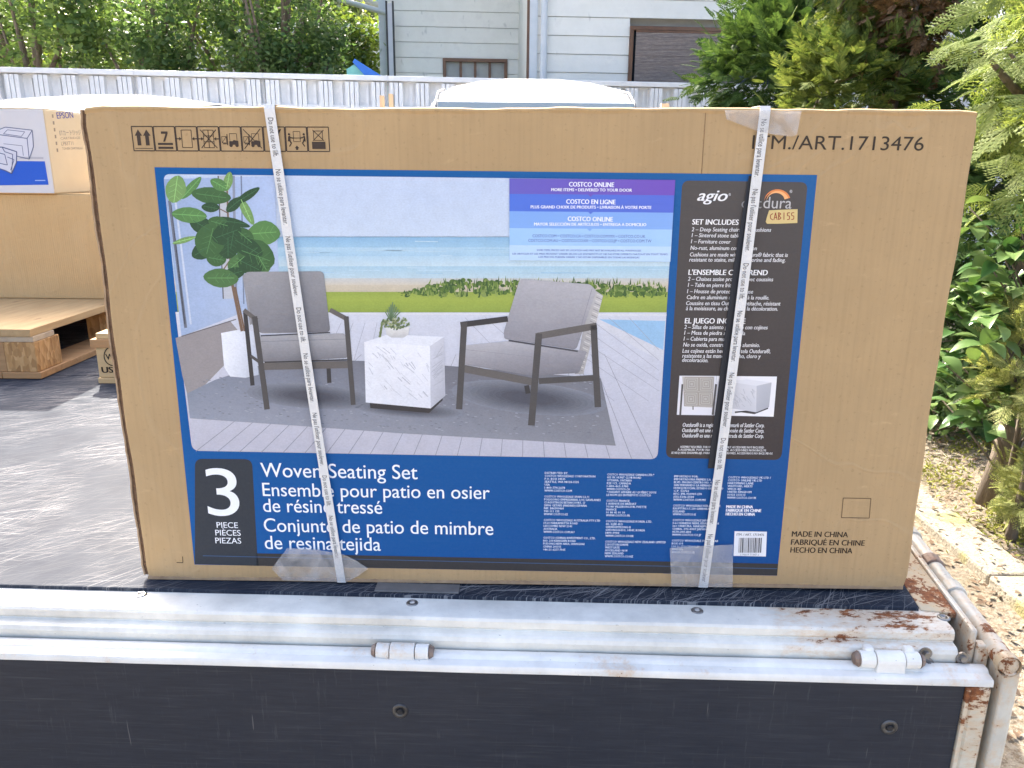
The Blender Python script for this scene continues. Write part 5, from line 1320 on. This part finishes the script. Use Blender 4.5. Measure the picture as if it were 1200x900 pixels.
tr = k.n('BsdfTransparent'); mx = k.n('MixShader'); k.l(cre, mx.inputs[0]); k.l(tr.outputs[0], mx.inputs[1]); k.l(k.b.outputs[0], mx.inputs[2]); k.l(mx.outputs[0], k.out.inputs[0])
k.bump(k.noise(v, 40, 3, 0.5, 0.8), 0.5, 0.004)
TAPE = k.m
def tape(pts, off, fold=None):
    uv = [FC.at(*p) for p in pts]; n = len(uv)
    mb = MB(); rg = [[(u, -off - 0.0006, v) for u, v in uv], [(u, -off - 0.0001, v) for u, v in uv]]
    mb.loft(rg); o = mb.build('clear_tape', TAPE, carton)
    return o
# thin dark band standing in for a dark line beside the right strap
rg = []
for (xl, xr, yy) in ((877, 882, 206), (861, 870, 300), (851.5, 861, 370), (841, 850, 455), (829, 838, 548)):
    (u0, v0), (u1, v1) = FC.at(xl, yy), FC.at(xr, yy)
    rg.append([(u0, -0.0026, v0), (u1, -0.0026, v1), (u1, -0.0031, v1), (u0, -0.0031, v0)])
MB().loft(rg).build('dark_band', plain('navy_band', (0.012, 0.016, 0.026), rough=0.6), carton)
tape([(848, 129.5), (937.5, 130.5), (932, 158), (926, 160.5), (906, 158), (885, 153.5), (850, 140)], 0.0062)
tape([(338, 640), (372, 642), (403, 647), (419, 655), (432.5, 664), (420, 673), (407, 679.5), (333, 677.5), (319.7, 664)], 0.0062)
tape([(784, 640), (812, 638), (857.7, 636), (857.3, 686), (786, 684.6)], 0.0062)

# ---- pallet with the printer carton stack at left
WOODM = N('pallet_wood').set(rough=0.8)
k = WOODM; v = k.coords('Object', (1.5, 14, 14))
k.color(k.ramp(k.noise(v, 4, 6, 0.6, 0.4), (0.3, (0.46, 0.27, 0.12)), (0.55, (0.40, 0.225, 0.098)), (0.75, (0.28, 0.15, 0.065))))
k.bump(k.noise(v, 8, 4), 0.3, 0.004); WOODM = k.m
k = N('plywood_top').set(rough=0.75); v = k.coords('Object', (10, 1.2, 10))
c = k.ramp(k.noise(v, 5, 6, 0.6), (0.3, (0.53, 0.36, 0.175)), (0.7, (0.41, 0.265, 0.12)))
k.color(k.mix(k.ramp(k.noise(k.coords('Object', (9, 3, 9)), 3, 2), (0.68, 0.0), (0.72, 0.7)), c, (0.28, 0.16, 0.07))); PLYT = k.m
k = N('pressed_chip_block').set(rough=0.9); v = k.coords('Object')
vo = k.n('TexVoronoi'); k.l(k.coords('Object', (90, 90, 40)), vo.inputs['Vector']); vo.inputs['Scale'].default_value = 1.0
k.color(k.ramp(vo.outputs['Color'], (0.1, (0.30, 0.16, 0.06)), (0.5, (0.46, 0.26, 0.10)), (0.9, (0.58, 0.36, 0.16)))); k.bump(vo.outputs['Distance'], 0.6, 0.004); CHIP = k.m
REDW = plain('maroon_board', (0.17, 0.05, 0.035), (0.12, 0.04, 0.03), 0.8)
pal = tag(empty('wooden_pallet', (-1.52, 2.372, DECK)), 'wooden pallet with a plywood top under the stacked cartons at left', 'pallet')
MB().box((-1.15, 0, 0.139), (0.0, 1.12, 0.163)).build('top_sheet', PLYT, pal, bevel=0.002)
MB().box((-1.15, 0.004, 0.121), (0.004, 0.12, 0.1385)).build('deck_plank', plain('pale_end_wood', (0.55, 0.44, 0.30), (0.40, 0.30, 0.20), 0.8, scale=20), pal, bevel=0.002)
MB().box((-1.15, 0.5, 0.121), (-0.01, 0.62, 0.1385)).build('deck_plank', WOODM, pal); MB().box((-1.15, 1.0, 0.121), (-0.01, 1.118, 0.1385)).build('deck_plank', WOODM, pal)
MB().box((-1.15, 0.006, 0.0235), (-0.095, 0.10, 0.1205)).build('front_stringer', WOODM, pal, bevel=0.002)
MB().box((-0.094, 0.004, 0.0235), (0.006, 0.14, 0.1205)).build('block', CHIP, pal, bevel=0.003)
MB().box((-0.10, 0.5, 0.0235), (0.0, 0.62, 0.1205)).build('block', CHIP, pal, bevel=0.003)
MB().box((-0.10, 0.99, 0.0235), (0.0, 1.11, 0.1205)).build('block', CHIP, pal, bevel=0.003)
MB().box((-0.11, 0.0, 0.002), (0.014, 1.12, 0.023)).build('bottom_runner', WOODM, pal, bevel=0.002)
MB().box((-1.15, 0.0, 0.002), (-0.112, 0.10, 0.023)).build('bottom_runner', WOODM, pal, bevel=0.002)
plank = tag(empty('maroon_plank', (-1.62, 3.52, DECK)), 'maroon board standing on edge behind the pallet', 'board')
MB().box((-0.9, 0, 0.0), (0.62, 0.024, 0.17)).build('board', REDW, plank, bevel=0.002)
# plain carton on the pallet
YC = 2.97; ZC0 = DECK + 0.164; ZC1 = 1.4085
plc = tag(empty('plain_carton', (-1.95, YC, ZC0)), 'plain tan carton standing on the pallet under the printer carton', 'carton')
MB().box((-0.75, 0, 0), (0.46, 0.45, ZC1 - ZC0)).build('body', CARDP, plc, bevel=0.004)
MB().box((-0.74, 0.004, ZC1 - ZC0 + 0.0005), (0.45, 0.446, ZC1 - ZC0 + 0.003)).build('top_flap', CARDP, plc)
# printer carton
PWHT = N('white_printed_board').set(rough=0.55); k = PWHT; v = k.coords('Object')
k.color(k.ramp(k.noise(v, 6, 5), (0.3, (0.62, 0.62, 0.64)), (0.7, (0.56, 0.56, 0.585)))); k.bump(k.noise(v, 12, 3), 0.2, 0.004); PWHT = k.m
CREAM = plain('cream_board', (0.66, 0.52, 0.32), (0.62, 0.48, 0.29), 0.7, scale=7, bump=0.3, bscale=14)
XE = -1.716; YE = 2.955; ZE0 = ZC1 + 0.0035; ZE1 = 1.712
pr = tag(empty('printer_carton', (XE, YE, ZE0)), 'white and cream printer carton with a blue band on top of the stack', 'carton')
HE = ZE1 - ZE0
MB().box((-0.85, 0.0, 0), (0.0, 0.44, HE)).build('body', CREAM, pr, bevel=0.005, seg=3)
MB().box((-0.849, -0.0022, 0.002), (-0.002, -0.0003, HE - 0.002)).build('printed_front', PWHT, pr)
MB().box((-0.84, 0.003, HE + 0.0005), (-0.003, 0.22, HE + 0.003)).build('top_flap', CREAM, pr); MB().box((-0.84, 0.222, HE + 0.0005), (-0.003, 0.437, HE + 0.003)).build('top_flap', CREAM, pr)
FE = Face(Matrix.Translation((XE, YE, ZE0)))
K = Ink(FE, off=0.0026)
K.px([(-60, 188), (0, 188.6), (53, 189), (57.5, 216.5), (0, 217.2), (-60, 218)], (42, 92, 196), 1)
LN = (104, 112, 140)
q6 = lambda x, y: (x / 6.425, 100 + y / 6.425)
def L6(pts, w=1.0, c=LN, L=4):
    for a, b in zip(pts, pts[1:]): K.bar(q6(*a), q6(*b), w, c, L)
K.px([q6(*p) for p in ((-150, 390), (45, 315), (246, 338), (256, 460), (224, 556), (60, 520), (-150, 470))], (206, 208, 218), 2)
L6([(-150, 390), (45, 315), (246, 338), (256, 460), (224, 556), (208, 400), (246, 338)]); L6([(208, 400), (0, 372), (-150, 420)]); L6([(224, 556), (120, 530)]); L6([(60, 335), (190, 350), (165, 385), (30, 365), (60, 335)], 0.7); L6([(30, 440), (170, 455), (180, 530)], 0.6)
K.px([q6(*p) for p in ((-120, 470), (20, 465), (130, 500), (128, 580), (92, 665), (40, 640), (-120, 590))], (200, 203, 216), 5)
L6([(-120, 470), (20, 465), (130, 500), (128, 580), (92, 665), (40, 640), (-120, 590)], 1.2, (84, 94, 130), 6); L6([(20, 465), (40, 500), (100, 520), (92, 665)], 0.9, (84, 94, 130), 6); L6([(-40, 500), (40, 520), (60, 600), (-30, 580)], 0.9, (84, 94, 130), 6); L6([(60, 540), (110, 560), (84, 640)], 0.9, (96, 104, 136), 6)
L6([(150, 545), (330, 548)], 2.4, (176, 178, 186), 3); L6([(268, 716), (345, 716)], 1.2, (150, 176, 232), 4)
K.build('printed_picture', pr)
FS = Face(Matrix(((0, -1, 0, XE), (1, 0, 0, YE), (0, 0, 1, ZE0), (0, 0, 0, 1))))
K = Ink(FS, off=0.0004)
K.text('EPSON', 67, 139, 86, 138.2, 7.0, (70, 74, 150), 1, 0, 0.01, 4)
K.build('brand_lettering', pr).matrix_local = Matrix(((0, -1, 0, 0), (1, 0, 0, 0), (0, 0, 1, 0), (0, 0, 0, 1)))
K = Ink(FS, off=0.0004)
for st, x0, x1, y, cp in (('ETカートリッジ', 70, 95, 158.5, 5.0), ('CARTRIDGE', 71, 94, 163.5, 2.6), ('LPB3T11', 72, 86, 170.5, 4.2), ('TONER CARTRIDGE', 73, 97, 175.5, 2.6)):
    K.text(st, x0, y, x1, y - 0.8, cp, (142, 130, 118), 1, 0, 0.0, 2)
K.build('type_lettering', pr).matrix_local = Matrix(((0, -1, 0, 0), (1, 0, 0, 0), (0, 0, 1, 0), (0, 0, 0, 1)))
K = Ink(FS, off=0.0004)
for i in range(6): K.px([(60.5 + i * 1.1, 134 + i * 8), (62.3 + i * 1.1, 134 + i * 8), (62.7 + i * 1.1, 138 + i * 8), (60.9 + i * 1.1, 138 + i * 8)], (150, 132, 112), 1)
SIDEM = Matrix(((0, -1, 0, 0), (1, 0, 0, 0), (0, 0, 1, 0), (0, 0, 0, 1)))
K.build('side_mark', pr).matrix_local = SIDEM

# ---- stamped wooden skid block
sk = tag(empty('wooden_skid', (-1.30, 2.335, DECK)), 'small wooden skid with black stamped marks behind the carton left edge', 'skid')
SKW = plain('pale_skid_wood', (0.60, 0.44, 0.23), (0.52, 0.37, 0.18), 0.8, scale=3, stretch=(2, 2, 18))
MB().box((0.0, 0.0, 0.018), (0.34, 0.10, 0.115)).build('block', SKW, sk, bevel=0.003)
MB().box((-0.012, -0.006, 0.1155), (0.34, 0.30, 0.142)).build('top_plank', WOODM, sk, bevel=0.002)
MB().box((-0.004, -0.002, 0.0), (0.34, 0.30, 0.0175)).build('bottom_plank', SKW, sk, bevel=0.002)
MB().box((0.004, 0.003, 0.1425), (0.34, 0.26, 0.160)).build('top_plank', SKW, sk, bevel=0.002)
FK = Face(Matrix.Translation((-1.30, 2.335, DECK)))
K = Ink(FK, off=0.0005)
cx, cy, R0 = 133.5, 417, 11.5
for i in range(22):
    a, b = 2 * math.pi * i / 22, 2 * math.pi * (i + 1) / 22
    K.bar((cx + R0 * math.cos(a), cy + R0 * math.sin(a)), (cx + R0 * math.cos(b), cy + R0 * math.sin(b)), 1.2, (46, 40, 34), 1)
K.text('W', 124.5, 421.5, 134.5, 421.3, 6.8, (46, 40, 34), 1, 0, 0.02); K.text('US', 120, 436.8, 133, 436.6, 6.8, (46, 40, 34), 1, 0, 0.05)
K.build('stamp', sk)
# ---- slender wooden stakes behind the carton
STK = plain('new_stake_wood', (0.62, 0.52, 0.38), (0.54, 0.44, 0.31), 0.8)
st = tag(empty('wooden_stake', (-0.315, 2.02, DECK)), 'pair of thin wooden stakes poking up left of the van roof', 'stake')
MB().obox((-0.012, 0, 0), (0.009, 0, 0), (0, 0.02, 0), (-0.008, 0.0, 0.834)).build('slat', STK, st); MB().obox((0.020, 0, 0), (0.010, 0, 0), (0, 0.02, 0), (-0.018, 0, 0.838)).build('slat', STK, st)
st = tag(empty('wooden_stake', (0.372, 2.02, DECK)), 'single thin wooden stake poking up right of the van roof', 'stake')
MB().obox((-0.010, 0, 0), (0.019, 0, 0), (0, 0.02, 0), (0.002, 0, 0.822)).build('slat', STK, st)
